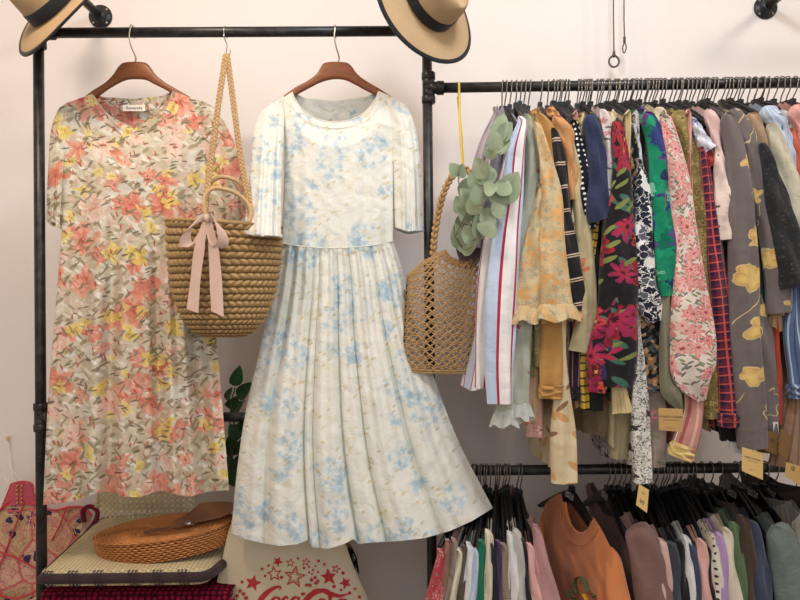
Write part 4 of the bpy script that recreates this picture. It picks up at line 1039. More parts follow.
G('hanging_coat', 'cream jacket with its shoulder beneath the coral pink one', 'jacket', m_cream, 755, [(790, 128, 6), (798, 145, 7), (806, 180, 8)], hem=(818, 380), Ys=1.60)
G('hanging_shirt', 'orange red shirt sliver at the right edge of the upper rail', 'shirt', m_orange, 763, [(793, 135, 3), (800, 160, 5), (806, 200, 6)], hem=(822, 380), Ys=1.585)
G('hanging_coat', 'coral pink jacket with a level shoulder at the right edge', 'jacket', m_coral, 768, [(797, 112, 9), (806, 130, 8), (812, 170, 8)], hem=(830, 380), Ys=1.575)
# garments known by what hangs out below the others
H = [('hanging_skirt', 'cream skirt with tan leaves reaching down over the lower rail', 'skirt', m_leafc, 559.5, [(560, 330, 6), (562, 390, 8), (563, 430, 12), (564, 482, 13)], 1.60, None),
     ('hanging_blouse', 'pink paisley blouse peeking out under the lace cuffs', 'blouse', m_pinkfl, 553, [(536, 350, 5), (535, 400, 8), (535, 436, 9)], 1.64, None),
     ('hanging_shirt', 'dark purple ribbed shirt with a black hem below the beige cuff', 'shirt', m_purp, 565, [(575, 300, 4), (575, 350, 6), (574, 398, 6)], 1.61, 'band'),
     ('hanging_skirt', 'yellow and black banded cloth strip hanging beside the red lilies', 'skirt', m_yband, 580, [(583, 310, 3), (583, 360, 4), (585, 408, 4)], 1.60, None),
     ('hanging_dress', 'black dress with its hem between yellow strip and red lilies', 'dress', m_black, 583.5, [(594, 240, 5), (595, 330, 8), (594, 410, 10)], 1.61, None),
     ('hanging_blouse', 'beige woven blouse with a cone shaped sleeve under the red lilies', 'blouse', m_cone, 600, [(616, 360, 5), (619, 390, 8), (622, 412, 11)], 1.58, None),
     ('hanging_blouse', 'mauve vine blouse behind the kraft price tag', 'blouse', m_vine, 617, [(656, 380, 8), (657, 420, 9), (656, 466, 9)], 1.61, None),
     ('hanging_dress', 'white dress with black ink scrolls hanging down to the lower rail', 'dress', m_ink, 607, [(640, 360, 6), (640, 400, 9), (641, 440, 9), (643, 482, 9)], 1.60, None),
     ('hanging_blouse', 'moss grey blouse with a pointed collar end above the kraft tag', 'blouse', m_moss, 632, [(666, 370, 6), (672, 392, 10), (679, 408, 3)], 1.57, None),
     ('hanging_shirt', 'rose plaid shirt with a pale yellow cuff beneath the rose dress', 'shirt', m_rplaid, 653.5, [(692, 370, 9), (693, 410, 10), (686, 440, 13), (680, 456, 12)], 1.58, 'band'),
     ('hanging_blouse', 'moss coloured blouse hem left of the ink scroll dress', 'blouse', m_beige, 588, [(620, 380, 7), (622, 420, 10), (618, 458, 8)], 1.66, None),
     ('hanging_skirt', 'bottle green skirt seen as a dark strip right of the taupe coat', 'skirt', m_dkgreen, 705, [(758, 290, 4), (762, 320, 7), (762, 340, 5)], 1.61, None),
     ('hanging_blouse', 'tan blouse with a ruffled cuff right of the taupe coat', 'blouse', m_tan, 715, [(778, 290, 6), (776, 315, 7)], 1.60, 'ruffle'),
     ('hanging_shirt', 'denim blue striped shirt with a cuff at the right edge', 'shirt', m_bstripe, 735, [(793, 290, 6), (792, 330, 9), (797, 370, 10), (800, 395, 11)], 1.58, 'band'),
     ('hanging_coat', 'rust red knitted sweater sleeve below the striped denim cuff', 'sweater', m_rustred, 741.5, [(773, 330, 5), (774, 380, 8), (772, 424, 8)], 1.60, None),
     ('hanging_skirt', 'brown pleated skirt at the right edge above the lower rail', 'skirt', m_brpl, 761, [(796, 380, 9), (793, 420, 14), (788, 466, 20)], 1.61, None),
     ('hanging_shirt', 'black shirt with its hem beside the plaid flannel sleeve', 'shirt', m_black, 674.5, [(724, 380, 8), (728, 440, 8)], 1.61, None)]
for (k_, lab, cat, mt, hx, pth, Y_, cf) in H:
    e = pth[-1]
    sx = hx + (hx - 400) * .125 + 3
    rp = [(sx, 122, 2.5), (sx * .6 + pth[0][0] * .4, 122 + (pth[0][1] - 122) * .5, 3.5)] + pth
    G(k_, lab, cat, mt, hx, rp, Ys=Y_, hem=(e[0], e[1] - 10), cuff=cf, mat2=(m_ybeige if mt is m_rplaid else m_black if mt is m_purp else None), T=.012)
# hangers whose garments are hidden in the crowd
for hx in (506, 565, 590, 618, 626, 640, 647, 660, 679, 689.5, 693.5, 702.5, 707, 726.5, 754, 775, 781, 786.5, 794):
    hanger(hx, RAILY[1](hx), random.uniform(.0, .14), 'bare black plastic hanger squeezed into the crowded upper rail', 'bare black hangers on the upper rail')
# ================================================================== LOWER RAIL, NARROW BUNCH ON THE LEFT
m_redfl = floral('red_pink_floral', (196, 70, 82), [(30, .48, 5, .8, (226, 150, 150), (160, 40, 56), (236, 200, 180))], [(30, .5, 3, .3, .5, (150, 120, 90))])
m_brfl = floral('brown_pink_floral', (150, 110, 98), [(32, .48, 5, .8, (200, 110, 120), (176, 150, 120), (110, 60, 66))])
m_lav = plain('lavender', (176, 150, 196)); m_greenc = plain('kelly_green', (24, 112, 84)); m_ltgrey = plain('light_grey', (190, 188, 184))
m_olv = plain('dark_olive', (84, 80, 66)); m_pblue = plain('pale_blue', (190, 204, 224)); m_purple = plain('deep_purple', (84, 56, 104))
m_taupek = stripes('taupe_knit', (150, 136, 118), [(0, .4, (132, 118, 102))], .006, axis=1)
m_dusty = plain('dusty_rose', (186, 142, 142)); m_bpink = plain('baby_pink', (228, 178, 170))
LB = [(472, 441, 552, m_redfl, 'shirt', 'red and pink flowered garment, leftmost on the lower rail', 4, 9),
      (473, 449, 543, m_brfl, 'blouse', 'brown and rose flowered blouse next to the red one on the lower rail', 3.5, 5),
      (475, 455, 541, m_vine, 'blouse', 'mauve vine printed blouse on the lower rail beside the beige one', 3, 5),
      (476, 459, 551, m_cream, 'shirt', 'beige plain top with rounded shoulder on the lower rail', 4, 6),
      (480, 465, 548, m_olv, 'shirt', 'dark olive top squeezed between beige and white on the lower rail', 3, 5),
      (482, 470, 546, m_white, 'shirt', 'white top with narrow shoulder on the lower rail', 3.5, 5),
      (485, 476, 551, m_pblue, 'shirt', 'pale blue top between the white and the green ones', 3, 6),
      (487, 482, 543, m_greenc, 'shirt', 'kelly green top on the lower rail', 4, 5),
      (491, 489, 533, m_cream, 'shirt', 'cream top right of the kelly green one', 4, 5),
      (496, 494, 546, m_dnavy, 'shirt', 'dark navy top right of the cream one on the lower rail', 3, 8),
      (498, 499, 543, m_purple, 'shirt', 'deep purple top showing as a narrow strip', 2.5, 4),
      (500, 504, 546, m_taupek, 'sweater', 'taupe ribbed knit top on the lower rail', 4, 6),
      (504, 511, 535, m_white, 'shirt', 'bright white top right of the taupe knit', 4, 7),
      (506, 517, 532, m_ltgrey, 'shirt', 'light grey top next to the bright white one', 4.5, 9),
      (509, 523, 540, m_black, 'shirt', 'black top on the lower rail between grey and pink', 3, 6),
      (518, 530, 546, m_bpink, 'shirt', 'baby pink top with rounded shoulder on the lower rail', 4, 8),
      (521, 537, 528, m_dusty, 'sweater', 'dusty rose sweater, rightmost of the narrow bunch', 4, 11)]
for hx, sx, sy, mt, k_, lab, w0, w1 in LB:
    sl = (sx - 492) * .28
    G('hanging_' + k_, lab, k_, mt, hx, [(sx, sy + 3, w0), (sx + sl * .4, sy + 35, (w0 + w1) / 2), (sx + sl, sy + 75, w1), (sx + sl * 1.6, sy + 140, w1 + 2), (sx + sl * 2, sy + 190, w1)], rail=2, Ys=1.60, hem=(sx + sl * 1.5, 740), T=.009, drop=.03, neckw=.7)
# ================================================================== LOWER RAIL, RIGHT SIDE
m_orange2 = MB('orange_sweatshirt', .9, .15, sheen=.3); v = m_orange2.uv(); m_orange2.color(m_orange2.tint(lin((206, 128, 78)), amt=.06)); cloth_bump(m_orange2, .25, 14); m_orange2 = m_orange2.mat
m_mauve = plain('mauve_brown', (128, 98, 92)); m_denim = plain('dark_denim', (62, 68, 80), amt=.2); m_sagek = plain('sage_knit', (112, 124, 118), amt=.16, wr=.5)
m_pin = stripes('grey_pinstripe', (158, 154, 146), [(0, .10, (112, 106, 104))], .016); m_dbrown = plain('dark_brown', (74, 60, 48)); m_greenm = plain('muted_green', (86, 112, 78))
m_slate = plain('slate_navy', (66, 72, 96)); m_creamdot = dots('cream_black_dots', (226, 220, 204), (60, 56, 56), .02, .2); m_palepk = plain('pale_pink', (214, 178, 172))
# the sweatshirt is turned so its front shows
t = thing('orange_sweatshirt', 'orange crew neck sweatshirt with a green and yellow print, turned towards the camera', 'sweatshirt', P(580, 560))
R = P(573, RAILY[2](573)); ap = aplane((R.x, RY), .05, -.185)
def osd(side):
    def f(u, v, x, z):
        e = np.clip(np.sin(PI * u), 0, 1) ** .5
        return side * (.012 + .018 * e) + .006 * wave(u, [(3, .8, .6), (5.5, 2, .4)], .05) * v * np.clip(e * 3, 0, 1) + crumple(x, z, 24, .003) * np.clip(v * 3, 0, 1)
    return f
oL = [(543, 506), (546, 540), (547, 600), (546, 690)]; oR = [(612, 550), (612, 580), (614, 620), (616, 720)]
A = Acc(); panel(A, [(543, 506), (551, 498), (561, 493), (565, 508), (569, 523), (574, 531), (581, 534), (588, 531), (592, 524), (594, 517), (603, 532), (612, 550)], [(546, 690), (580, 704), (616, 720)], oL, oR, 80, 70, ap, osd(1)); A.build('sweatshirt_front', m_orange2, t)
A = Acc(); panel(A, [(543, 506), (561, 493), (570, 504), (583, 513), (594, 517), (612, 550)], [(546, 690), (580, 704), (616, 720)], oL, oR, 50, 40, ap, osd(-1)); A.build('sweatshirt_back', m_orange2, t)
def aptube(acc, pts, apf, off, r, n=60, ns=8):
    W, nrm, _ = apf(np.array([p[0] for p in pts], float), np.array([p[1] for p in pts], float)); W = apf(np.array([p[0] for p in pts], float), np.array([p[1] for p in pts], float), off)[0]; tube(acc, W, r, ns, n)
A = Acc(); aptube(A, [(565, 502), (567, 514), (570, 524), (575, 531), (581, 534), (588, 531), (592, 524), (594, 521)], ap, .026, .0048); A.build('neck_rib', m_orange2, t)
A = Acc(); aptube(A, [(560, 506), (561, 520), (566, 534), (574, 543), (583, 545), (590, 541), (596, 532), (598, 527)], ap, .030, .0014); A.build('collar_seam', m_orange2, t)
def asleeve(name, path, off, mat, parent, ap):
    A = Acc(); W, nrm, _ = ap(np.array([p[0] for p in path], float), np.array([p[1] for p in path], float)); W = W + nrm * off
    # flattened tube
    tube(A, W, [p[2] / FPX * 1.72 for p in path], 24, 50, True, 0, (1, .55)); return A.build(name, mat, parent)
asleeve('sleeve', [(547, 508, 4), (544, 520, 7), (543, 550, 8), (543, 590, 8), (541, 640, 8)], -.005, m_orange2, t, ap)
asleeve('sleeve', [(609, 548, 4), (613, 560, 8), (616, 585, 11), (621, 620, 13), (624, 680, 13)], .0, m_orange2, t, ap)
hanger(573, RAILY[2](573), math.atan2(.05, .185), 'black printed hanger carrying the orange sweatshirt', word=True)
M_GRN = simple('print_green', (74, 98, 52), .8, amt=.2); M_YLP = simple('print_yellow', (214, 168, 60), .8, amt=.2); M_BRP = simple('print_brown', (120, 60, 44), .8, amt=.2)
def blob(name, pts, mat, par, r, off=.040):
    A = Acc(); W, nrm, _ = ap(np.array([p[0] for p in pts], float), np.array([p[1] for p in pts], float)); W = ap(np.array([p[0] for p in pts], float), np.array([p[1] for p in pts], float), off)[0]; tube(A, W, r, 10, 40, True, 0, (1, .3)); return A.build(name, mat, par)
fr = [c for c in t.children if c.name.startswith('sweatshirt_front')][0]
blob('chest_print', [(577, 594), (575, 586), (576, 579), (580, 577), (584, 580), (586, 587), (590, 593), (595, 596)], M_GRN, fr, .0058)
blob('chest_print', [(568, 590), (570, 597), (576, 600), (572, 606), (578, 612)], M_GRN, fr, .005)
blob('chest_print', [(584, 594), (587, 600), (584, 606), (590, 610)], M_YLP, fr, .0085, .041)
blob('chest_print', [(589, 591), (594, 598), (598, 606)], M_BRP, fr, .004, .042)

RB = [(608, 638, 532, m_mauve, 'sweater', 'mauve brown sweater right behind the orange sweatshirt', 14, 20, True),
      (613, 645, 540, m_mauve, 'shirt', 'dark mauve top under the second printed hanger on the lower rail', 8, 12, True),
      (619, 652, 548, m_palepk, 'shirt', 'pale pink top with wide sleeve on the lower rail', 7, 10, False),
      (629, 662, 545, m_palepk, 'shirt', 'second pale pink top left of the dark denim one', 5, 8, False),
      (640, 671, 548, m_denim, 'shirt', 'dark denim top on the lower rail', 6, 9, False),
      (651, 680, 546, m_black, 'shirt', 'black top right of the dark denim one', 4, 6, False),
      (656, 686, 541, m_white, 'shirt', 'white top on the lower right rail', 4, 6, False),
      (662, 692, 549, m_slate, 'shirt', 'slate navy top beside the white one', 4, 7, False),
      (668, 701, 545, m_bpink, 'shirt', 'dusty baby pink top beside the slate navy one', 5, 9, False),
      (675, 708, 551, m_black, 'shirt', 'black top between the pink and the dotted cream ones', 3, 5, False),
      (680, 713, 539, m_creamdot, 'blouse', 'cream blouse with tiny dark dots on the lower rail', 4, 7, False),
      (686, 719, 538, m_lav, 'shirt', 'lavender top on the lower rail', 4.5, 8, False),
      (694, 727, 534, m_cream, 'sweater', 'cream knit with rounded shoulder right of the lavender top', 5, 9, False),
      (702, 734, 528, m_greenm, 'shirt', 'muted green top right of the cream knit', 5, 8, False),
      (711, 743, 522, m_dbrown, 'shirt', 'dark brown top behind the sage sweater', 6, 9, False),
      (720, 753, 527, m_slate, 'shirt', 'slate navy top left of the sage sweater', 6, 10, False),
      (736, 779, 532, m_sagek, 'sweater', 'sage grey fleece sweater on a printed hanger', 13, 22, True),
      (757, 806, 520, m_pin, 'shirt', 'grey pinstriped blouse at the right end of the lower rail', 14, 24, True),
      (775, 822, 505, m_dbrown, 'coat', 'dark brown fur collar coat at the right end of the lower rail', 12, 20, True)]
for hx, sx, sy, mt, k_, lab, w0, w1, wd in RB:
    G('hanging_' + k_, lab, k_, mt, hx, [(sx, sy, w0), (sx + w0 * .6, sy + 25, (w0 + w1) / 2), (sx + w1 * .8, sy + 65, w1), (sx + w1, sy + 120, w1), (sx + w1, sy + 180, w1)], rail=2, Ys=1.61, hem=(sx + w1, 740), T=.014, drop=.035, word=wd, neckw=.72, S=(sx - 2, sy - 2))
for hx in (624, 646, 648, 664.5, 672, 678, 690, 742, 765, 797):
    hanger(hx, RAILY[2](hx), random.uniform(.0, .16), 'bare black plastic hanger in the crowded right half of the lower rail', 'bare black hangers on the lower rail')

# ================================================================== TAGS
M_KRAFT = simple('kraft_card', (198, 160, 104), .9, .1); M_KRAFTL = simple('light_kraft_card', (228, 192, 128), .9, .1); M_KRAFTD = simple('dark_kraft_card', (128, 98, 62), .9, .1); M_WCARD = simple('white_card', (226, 226, 222), .8, .1)
def card(label, q, Y, mat, lines, sz=None, name='price_tag', cat='tag', dY=0.0):
    """q: four px corners tl,tr,br,bl"""
    t = thing(name, label, cat, P(q[0][0], q[0][1], Y))
    c = [P(x, y, Y + (dY if i in (1, 2) else 0)) for i, (x, y) in enumerate(q)]
    n = (c[1] - c[0]).cross(c[3] - c[0]).normalized(); n = n if n.y < 0 else -n
    V = [list(p) for p in c] + [list(p - n * .0008) for p in c]
    o = mk('card', V, [[0, 3, 2, 1], [4, 5, 6, 7], [0, 1, 5, 4], [1, 2, 6, 5], [2, 3, 7, 6], [3, 0, 4, 7]], mat, t, smooth=False)
    ex = (c[1] - c[0]); W = ex.length; ex.normalize(); ez = (c[0] - c[3]); H = ez.length; ez.normalize()
    for s, v, size in lines:
        p = c[0] + (c[1] - c[0]) * .5 + (c[3] - c[0]) * v + n * .0006
        M = Matrix(((ex.x, ez.x, n.x, p.x), (ex.y, ez.y, n.y, p.y), (ex.z, ez.z, n.z, p.z), (0, 0, 0, 1)))
        text_mesh('print', s, size, M_INK, o, M)
    A = Acc(); top = (c[0] + c[1]) / 2 + (c[3] - c[0]) * .06; tube(A, [top + n * .001, top + Vector((.002, .03, .02)), top + Vector((0, .085, .05))], .0006, 5); A.build('string', M_INK, t)
card('kraft price tag hanging under the moss grey collar end', [(658.5, 408), (683, 409), (682.5, 432), (659, 430)], 1.53, M_KRAFT, [("HANNY'S CORNER", .38, .0072), ('vintage and secondhand', .52, .0042), ('@hannyscorner', .88, .0036)])
card('light yellow kraft price tag tilted below the long taupe coat', [(742, 447), (763, 453), (763, 480), (742, 471)], 1.53, M_KRAFTL, [("HANNY'S CORNER", .36, .0062), ('vintage and secondhand', .48, .0036), ('@hannyscorner', .84, .0032)], dY=.02)
card('yellow price tag with handwritten price in front of the black hangers', [(639, 484), (649, 490), (647, 513), (636, 505)], 1.57, M_KRAFTL, [('size', .28, .007), ('90', .72, .015)])
card('dark kraft tag under the rust red sleeve, left one', [(766, 430), (779, 434), (777, 455), (764, 450)], 1.56, M_KRAFTD, [('@', .4, .012)])
card('dark kraft tag under the rust red sleeve, right one', [(781, 428), (791, 436), (787, 460), (778, 452)], 1.55, M_KRAFTD, [])
card('kraft tag at the lower end of the brown pleated skirt', [(786, 462), (800, 466), (800, 486), (785, 476)], 1.54, M_KRAFT, [('@', .3, .012)])
card('small white care label below the plaid flannel sleeve', [(727, 440), (735, 441), (735, 451), (727, 450)], 1.60, M_WCARD, [], name='care_label')
card('wide white care label left of the light yellow tag', [(730, 442), (744, 444), (744, 454), (731, 453)], 1.59, M_WCARD, [], name='care_label')
card('white care label with print right of the taupe coat', [(773, 422), (778, 422), (779, 434), (774, 435)], 1.57, M_WCARD, [('IIII', .5, .006)], name='care_label')

# ================================================================== CORDS ON THE WALL
M_CABLE = simple('grey_cable', (92, 86, 84), .6, .3)
t = thing('pull_cord', 'grey cord with an open loop above the upper rail', 'cord', P(613, 68, 2.10)); A = Acc(); Yc = 2.10
tube(A, [P(613.5, -40, Yc), P(613.5, 20, Yc), P(614, 54, Yc)], .0022, 8); A.build('cord', M_CABLE, t)
A = Acc(); lp = [P(614 + 0, 55, Yc)] + [P(614 + 5 * math.sin(a), 61.5 - 5.5 * math.cos(a), Yc) for a in np.linspace(.5, 2 * PI - .5, 14)] + [P(614, 55, Yc)]; tube(A, lp, .0034, 8, 60); tube(A, [P(614, 51, Yc), P(614, 57, Yc)], [.004, .0065], 10); A.build('loop', M_CABLE, t)
t = thing('pull_cord', 'grey cord with a narrow twisted end right of the looped one', 'cord', P(625, 52, 2.10)); A = Acc()
tube(A, [P(624, -40, Yc), P(624, 20, Yc), P(624.5, 40, Yc)], .0022, 8); A.build('cord', M_CABLE, t)
A = Acc(); tube(A, [P(624.5, 37, Yc), P(624.5, 43, Yc)], .0045, 8); tube(A, [P(624.5, 42, Yc), P(622.6, 48, Yc), P(624, 53, Yc), P(626.2, 48, Yc), P(625, 42, Yc)], .0022, 8, 40); A.build('loop', M_CABLE, t)

# ================================================================== PLANT BETWEEN THE DRESSES
m = MB('pothos_leaf', .45, .4); f, _ = m.noise(m.uv(), 20, 2); m.color(m.mix(f, lin((26, 62, 34)), lin((52, 98, 56)))); M_POT = m.mat
M_PSTEM = simple('green_stem', (96, 90, 70), .6)
t = thing('trailing_plant', 'dark green leafy plant between the two dresses behind the crossbar', 'plant', P(236, 470, 2.0))
A = Acc(); Yp = 1.93
for pth in ([(233, 480), (230, 440), (231, 405), (235, 388)], [(232, 470), (234, 420), (238, 408), (245, 400)], [(236, 480), (238, 450), (234, 425), (240, 412)]):
    tube(A, [P(x, y, Yp) for x, y in pth], .0022, 6, 30)
A.build('stem', M_PSTEM, t); A = Acc()
for b, tp, w in (((234, 386), (240, 366), 6.5), ((238, 398), (250, 383), 7), ((228, 408), (238, 397), 6), ((231, 412), (242, 402), 6), ((226, 400), (231, 388), 4), ((238, 440), (230, 424), 7), ((240, 432), (248, 420), 7), ((236, 455), (228, 438), 8), ((240, 452), (247, 436), 7), ((234, 472), (228, 456), 8), ((238, 470), (246, 452), 8), ((232, 434), (240, 424), 5), ((232, 486), (236, 468), 8), ((228, 448), (236, 440), 6)):
    leaf_mesh(A, P(b[0], b[1], Yp + random.uniform(-.01, .03)), P(tp[0], tp[1], Yp - .02), w * 1.93 / FPX, (random.uniform(-.3, .5), -1, .2), .25, .1, .65)
A.build('foliage', M_POT, t)

# ================================================================== CANVAS TOTE
tote = thing('canvas_tote_bag', 'cream canvas tote with red stars and lettering below the white dress', 'bag', P(290, 620, 1.83))
m = MB('tote_canvas', .9, .15); f, _ = m.noise(m.uv(), 8, 3); g, _ = m.noise(m.uv(), 700, 1); m.color(m.mix(f, lin((206, 192, 162)), lin((226, 214, 188)))); m.bump(f + g * .1, .3, .01); M_CANV = m.mat
tl = [(240, 500), (229, 530), (222, 560), (213, 600), (206, 650), (204, 700)]; tr = [(332, 500), (346, 545), (357, 575), (368, 600), (378, 640), (382, 700)]
def td(side):
    def f(u, v, x, z):
        e = np.clip(np.sin(PI * u), 0, 1) ** .6
        return side * (.004 + .04 * e * np.clip(v * 1.5, 0, 1)) + .005 * wave(u, [(2, .4, .6), (3.3, 1, .4)]) * (1 - v * .5) * e
    return f
YT = 1.80
A = Acc(); panel(A, [(240, 500), (286, 503), (332, 500)], [(204, 700), (290, 706), (382, 700)], tl, tr, 60, 60, fplane(YT), td(1)); A.build('tote_front', M_CANV, tote)
tf_ = bpy.data.objects['tote_front']
A = Acc(); panel(A, [(240, 500), (286, 500), (332, 500)], [(204, 700), (290, 706), (382, 700)], tl, tr, 40, 40, fplane(YT), td(-1)); A.build('tote_back', M_CANV, tote)
for s in (1, -1):
    A = Acc(); d = CBa.z + PR + .003
    x0, x1 = P(262, 500, YT).x, P(312, 500, YT).x
    pts = [Vector((x0, YT - .012 * s, P(262, 508).z)), Vector((x0 + .01, YT - .02 * s, P(262, 460).z)), Vector((x0 + .045, YT - (.018 if s > 0 else .018) * s, CBa.z - .01)), Vector(((x0 + x1) / 2, YT, d)), Vector((x1 - .045, YT - .018 * s, CBa.z - .01)), Vector((x1 - .01, YT - .02 * s, P(312, 460).z)), Vector((x1, YT - .012 * s, P(312, 508).z))]
    tube(A, pts, .010, 8, 50, True, 0, (1, .2)); A.build('tote_handle', M_CANV, tote)
M_RED = simple('red_print', (190, 62, 66), .8, .1, amt=.12)
def tote_pt(px, py, e=.0015):
    # front surface position (same formula as the panel, evaluated approximately)
    xl = np.interp(py, [p[1] for p in tl], [p[0] for p in tl]); xr = np.interp(py, [p[1] for p in tr], [p[0] for p in tr])
    u = np.clip((px - xl) / (xr - xl), 0, 1); v = (py - 500) / 200.0
    return u, v
from mathutils.bvhtree import BVHTree
me_ = tf_.data; bvh = BVHTree.FromPolygons([v.co for v in me_.vertices], [list(p.vertices) for p in me_.polygons])
def onto(px, py, e=.0012):
    d = P(px, py, 1.0) - Vector((0, 0, CAMZ)); h = bvh.ray_cast(Vector((0, 0, CAMZ)), d.normalized())
    p = h[0] if h[0] is not None else P(px, py, YT - .03)
    return p - d.normalized() * e
def star(acc, cx, cy, R, rot=0, inner=.42, hole=0, arms=5, jit=.08):
    rnd = random.Random(int(cx * 7 + cy)); out = []
    for i in range(arms * 2):
        a = rot + PI * i / arms; r = (R if i % 2 == 0 else R * inner) * (1 + rnd.uniform(-jit, jit)); out.append((cx + math.sin(a) * r, cy - math.cos(a) * r))
    n = len(out)
    if hole:
        inn = [(cx + (x - cx) * hole, cy + (y - cy) * hole) for x, y in out]
        acc.add([list(onto(*p)) for p in out + inn], [[i, (i + 1) % n, n + (i + 1) % n, n + i] for i in range(n)])
    else:
        acc.add([list(onto(*p)) for p in out + [(cx, cy)]], [[i, (i + 1) % n, n] for i in range(n)])
A = Acc()
for cx, cy, R, rot, hole in ((294.5, 577, 12, .15, .74), (294.5, 577, 7.2, .15, .8), (274, 574, 8.5, -.1, .66), (253, 583, 8.5, .25, 0), (277.5, 561.5, 5.5, .5, 0), (290.5, 563, 5, .1, .6), (306, 562, 5, .2, .6), (328.5, 577, 9, -.1, 0), (336, 569, 5, .3, .55), (345.5, 583, 6.5, -.4, 0), (262, 569, 3.2, .1, 0), (324.5, 564.5, 3.2, .2, 0), (355, 589, 3.2, 0, 0)):
    star(A, cx, cy, R, rot, .44 if R > 3.5 else .25, hole)
for cx, cy, R in ((311.5, 580, 3), (316, 583, 3), (310, 585.5, 2.8), (315, 577.5, 2.6), (306.5, 585, 2.8), (318, 581, 2.4), (240, 591, 3), (243.5, 594, 3), (237, 596, 3), (246, 598, 3.4), (234, 600, 3), (250, 603, 3), (341, 590, 2.2)):
    star(A, cx, cy, R, cx, .45)
for cx, cy, r in ((242, 582, 1.6), (265, 576, 1.5), (281.5, 577.5, 1.8), (268.5, 565.5, 1.4), (298, 558.5, 1.3), (318.5, 561, 1.6), (304, 568, 1.5), (309, 567, 1.2), (313, 570, 1.2), (309, 572.5, 1.2), (315.5, 566, 1.1), (318, 572, 1.2), (343, 573, 1.8), (334, 586.5, 1.9), (349.5, 593, 1.8), (359.5, 597, 1.8), (312, 574, 1.1)):
    pts = [onto(cx + math.cos(a) * r, cy + math.sin(a) * r) for a in np.linspace(0, 2 * PI, 10, endpoint=False)]; A.add([list(p) for p in pts], [list(range(10))])
A.build('star_print', M_RED, tf_, False)
def stroke(acc, pts, n=40):
    """pts (x,y,halfwidth) px ribbon laid on the tote"""
    p = smooth_path(pts, n); T = np.gradient(p[:, :2], axis=0); T /= np.linalg.norm(T, axis=1)[:, None] + 1e-9
    V = []
    for i in range(n):
        for s in (-1, 1): V.append(list(onto(p[i, 0] - T[i, 1] * p[i, 2] * s, p[i, 1] + T[i, 0] * p[i, 2] * s, .0016)))
    acc.add(V, gridF(n, 2))
A = Acc()
# script lettering "Coca-Cola"
stroke(A, [(279, 590, .5), (281, 587.5, .9), (277, 587, 1.4), (269, 591, 2.3), (262, 598, 2.8), (258.5, 606, 2.6), (261, 613, 2), (268, 614, 1.4), (276, 609, .8)])
def oo(x, y, w=4, h=6): stroke(A, [(x + w * .8, y - h * .6, .6), (x, y - h * .75, 1.3), (x - w * .8, y, 1.9), (x - w * .2, y + h * .8, 1.3), (x + w * .8, y + h * .2, 1.5), (x + w, y - h * .6, 1.2), (x + w * .3, y - h * .8, .6)])
def cc(x, y, w=4, h=6): stroke(A, [(x + w * .8, y - h * .5, .9), (x + w * .2, y - h * .85, 1.2), (x - w * .8, y, 1.9), (x - w * .2, y + h * .9, 1.4), (x + w, y + h * .5, .7)])
oo(275, 602); cc(285, 602); oo(294.5, 602); stroke(A, [(299, 597, 1.0), (298, 604, 1.5), (299.5, 609, 1.1), (303, 606, .6)]); stroke(A, [(301, 594.5, 1.3), (305, 593.5, 1.4)], 8)
stroke(A, [(328, 598, .6), (330, 593, 1.4), (324, 590.5, 2.0), (314, 593, 2.6), (307, 599, 2.9), (304, 606, 2.8), (307, 613, 2.2), (314, 614, 1.4), (322, 609, .8)])
stroke(A, [(309, 602, .6), (312, 592, 1.0), (320, 590, 1.5), (330, 594, 2.2), (340, 596, 1.6), (348, 594, .6)])
oo(321, 604); stroke(A, [(333, 592, 1.0), (330, 600, 1.6), (329.5, 608, 1.5), (333, 609, .6)]); oo(341, 604); stroke(A, [(346, 599, 1.0), (345.5, 605, 1.5), (347, 610, 1.1), (351, 607, .6)])
A.build('lettering_print', M_RED, tf_, False)
t = thing('dark_tassel', 'dark brown tassel hanging at the right side of the canvas tote', 'tassel', P(353, 560, 1.86)); A = Acc(); rr_ = random.Random(4)
for i in range(34):
    x = 352 + rr_.uniform(-5, 5); tube(A, [P(350 + (x - 352) * .4, 548, 1.86 + rr_.uniform(-.01, .01)), P(x, 558, 1.86 + rr_.uniform(-.012, .012)), P(x + rr_.uniform(-1.5, 2.5), 568 + rr_.uniform(-2, 10), 1.86)], .0018, 5)
A.build('fringe', simple('tassel_dark', (34, 28, 28), .9, .1), t)
A = Acc(); tube(A, [P(338, 546, 1.86), P(346, 543, 1.86), P(351, 549, 1.86)], .006, 8, 20); A.build('knot', simple('tan_leather', (150, 112, 78), .6, .3), t)

# ================================================================== TABLE, RED LACE CLOTH
TZ = P(130, 592, 1.73).z
m_tw = simple('table_wood', (92, 62, 44), .6, .3)
table = thing('side_table', 'low wooden table hidden under the red crocheted cloth at bottom left', 'table', (-.75, 1.9, 0))
X0, X1, Y0, Y1 = P(44, 590, 1.74).x, P(229, 590, 1.74).x, 1.745, 2.14
A = Acc(); box(A, ((X0 + X1) / 2, (Y0 + Y1) / 2, TZ - .02), ((X1 - X0) / 2, (Y1 - Y0) / 2, .012)); A.build('tabletop', m_tw, table, False)
for x in (X0 + .03, X1 - .03):
    for y in (Y0 + .03, Y1 - .03):
        A = Acc(); tube(A, [(x, y, 0), (x, y, TZ - .03)], [.014, .02], 12); A.build('leg', m_tw, table)
cloth = thing('lace_tablecloth', 'crimson crocheted lace cloth draped over the low table', 'tablecloth', (-.75, 1.9, TZ))
m = MB('crimson_crochet', .9, .1); v = m.uv(); d, c, p = m.vor(v, 62, .25); g, _ = m.noise(v, 200, 2)
col = m.mix(m.ss(d, .25, .45), lin((138, 24, 52)), lin((60, 12, 28))); m.color(m.tint(col, amt=.2, scale=200)); m.bump(d, .8, .006); M_LACE = m.mat
A = Acc(); nx, ny = 60, 24; hang = .22
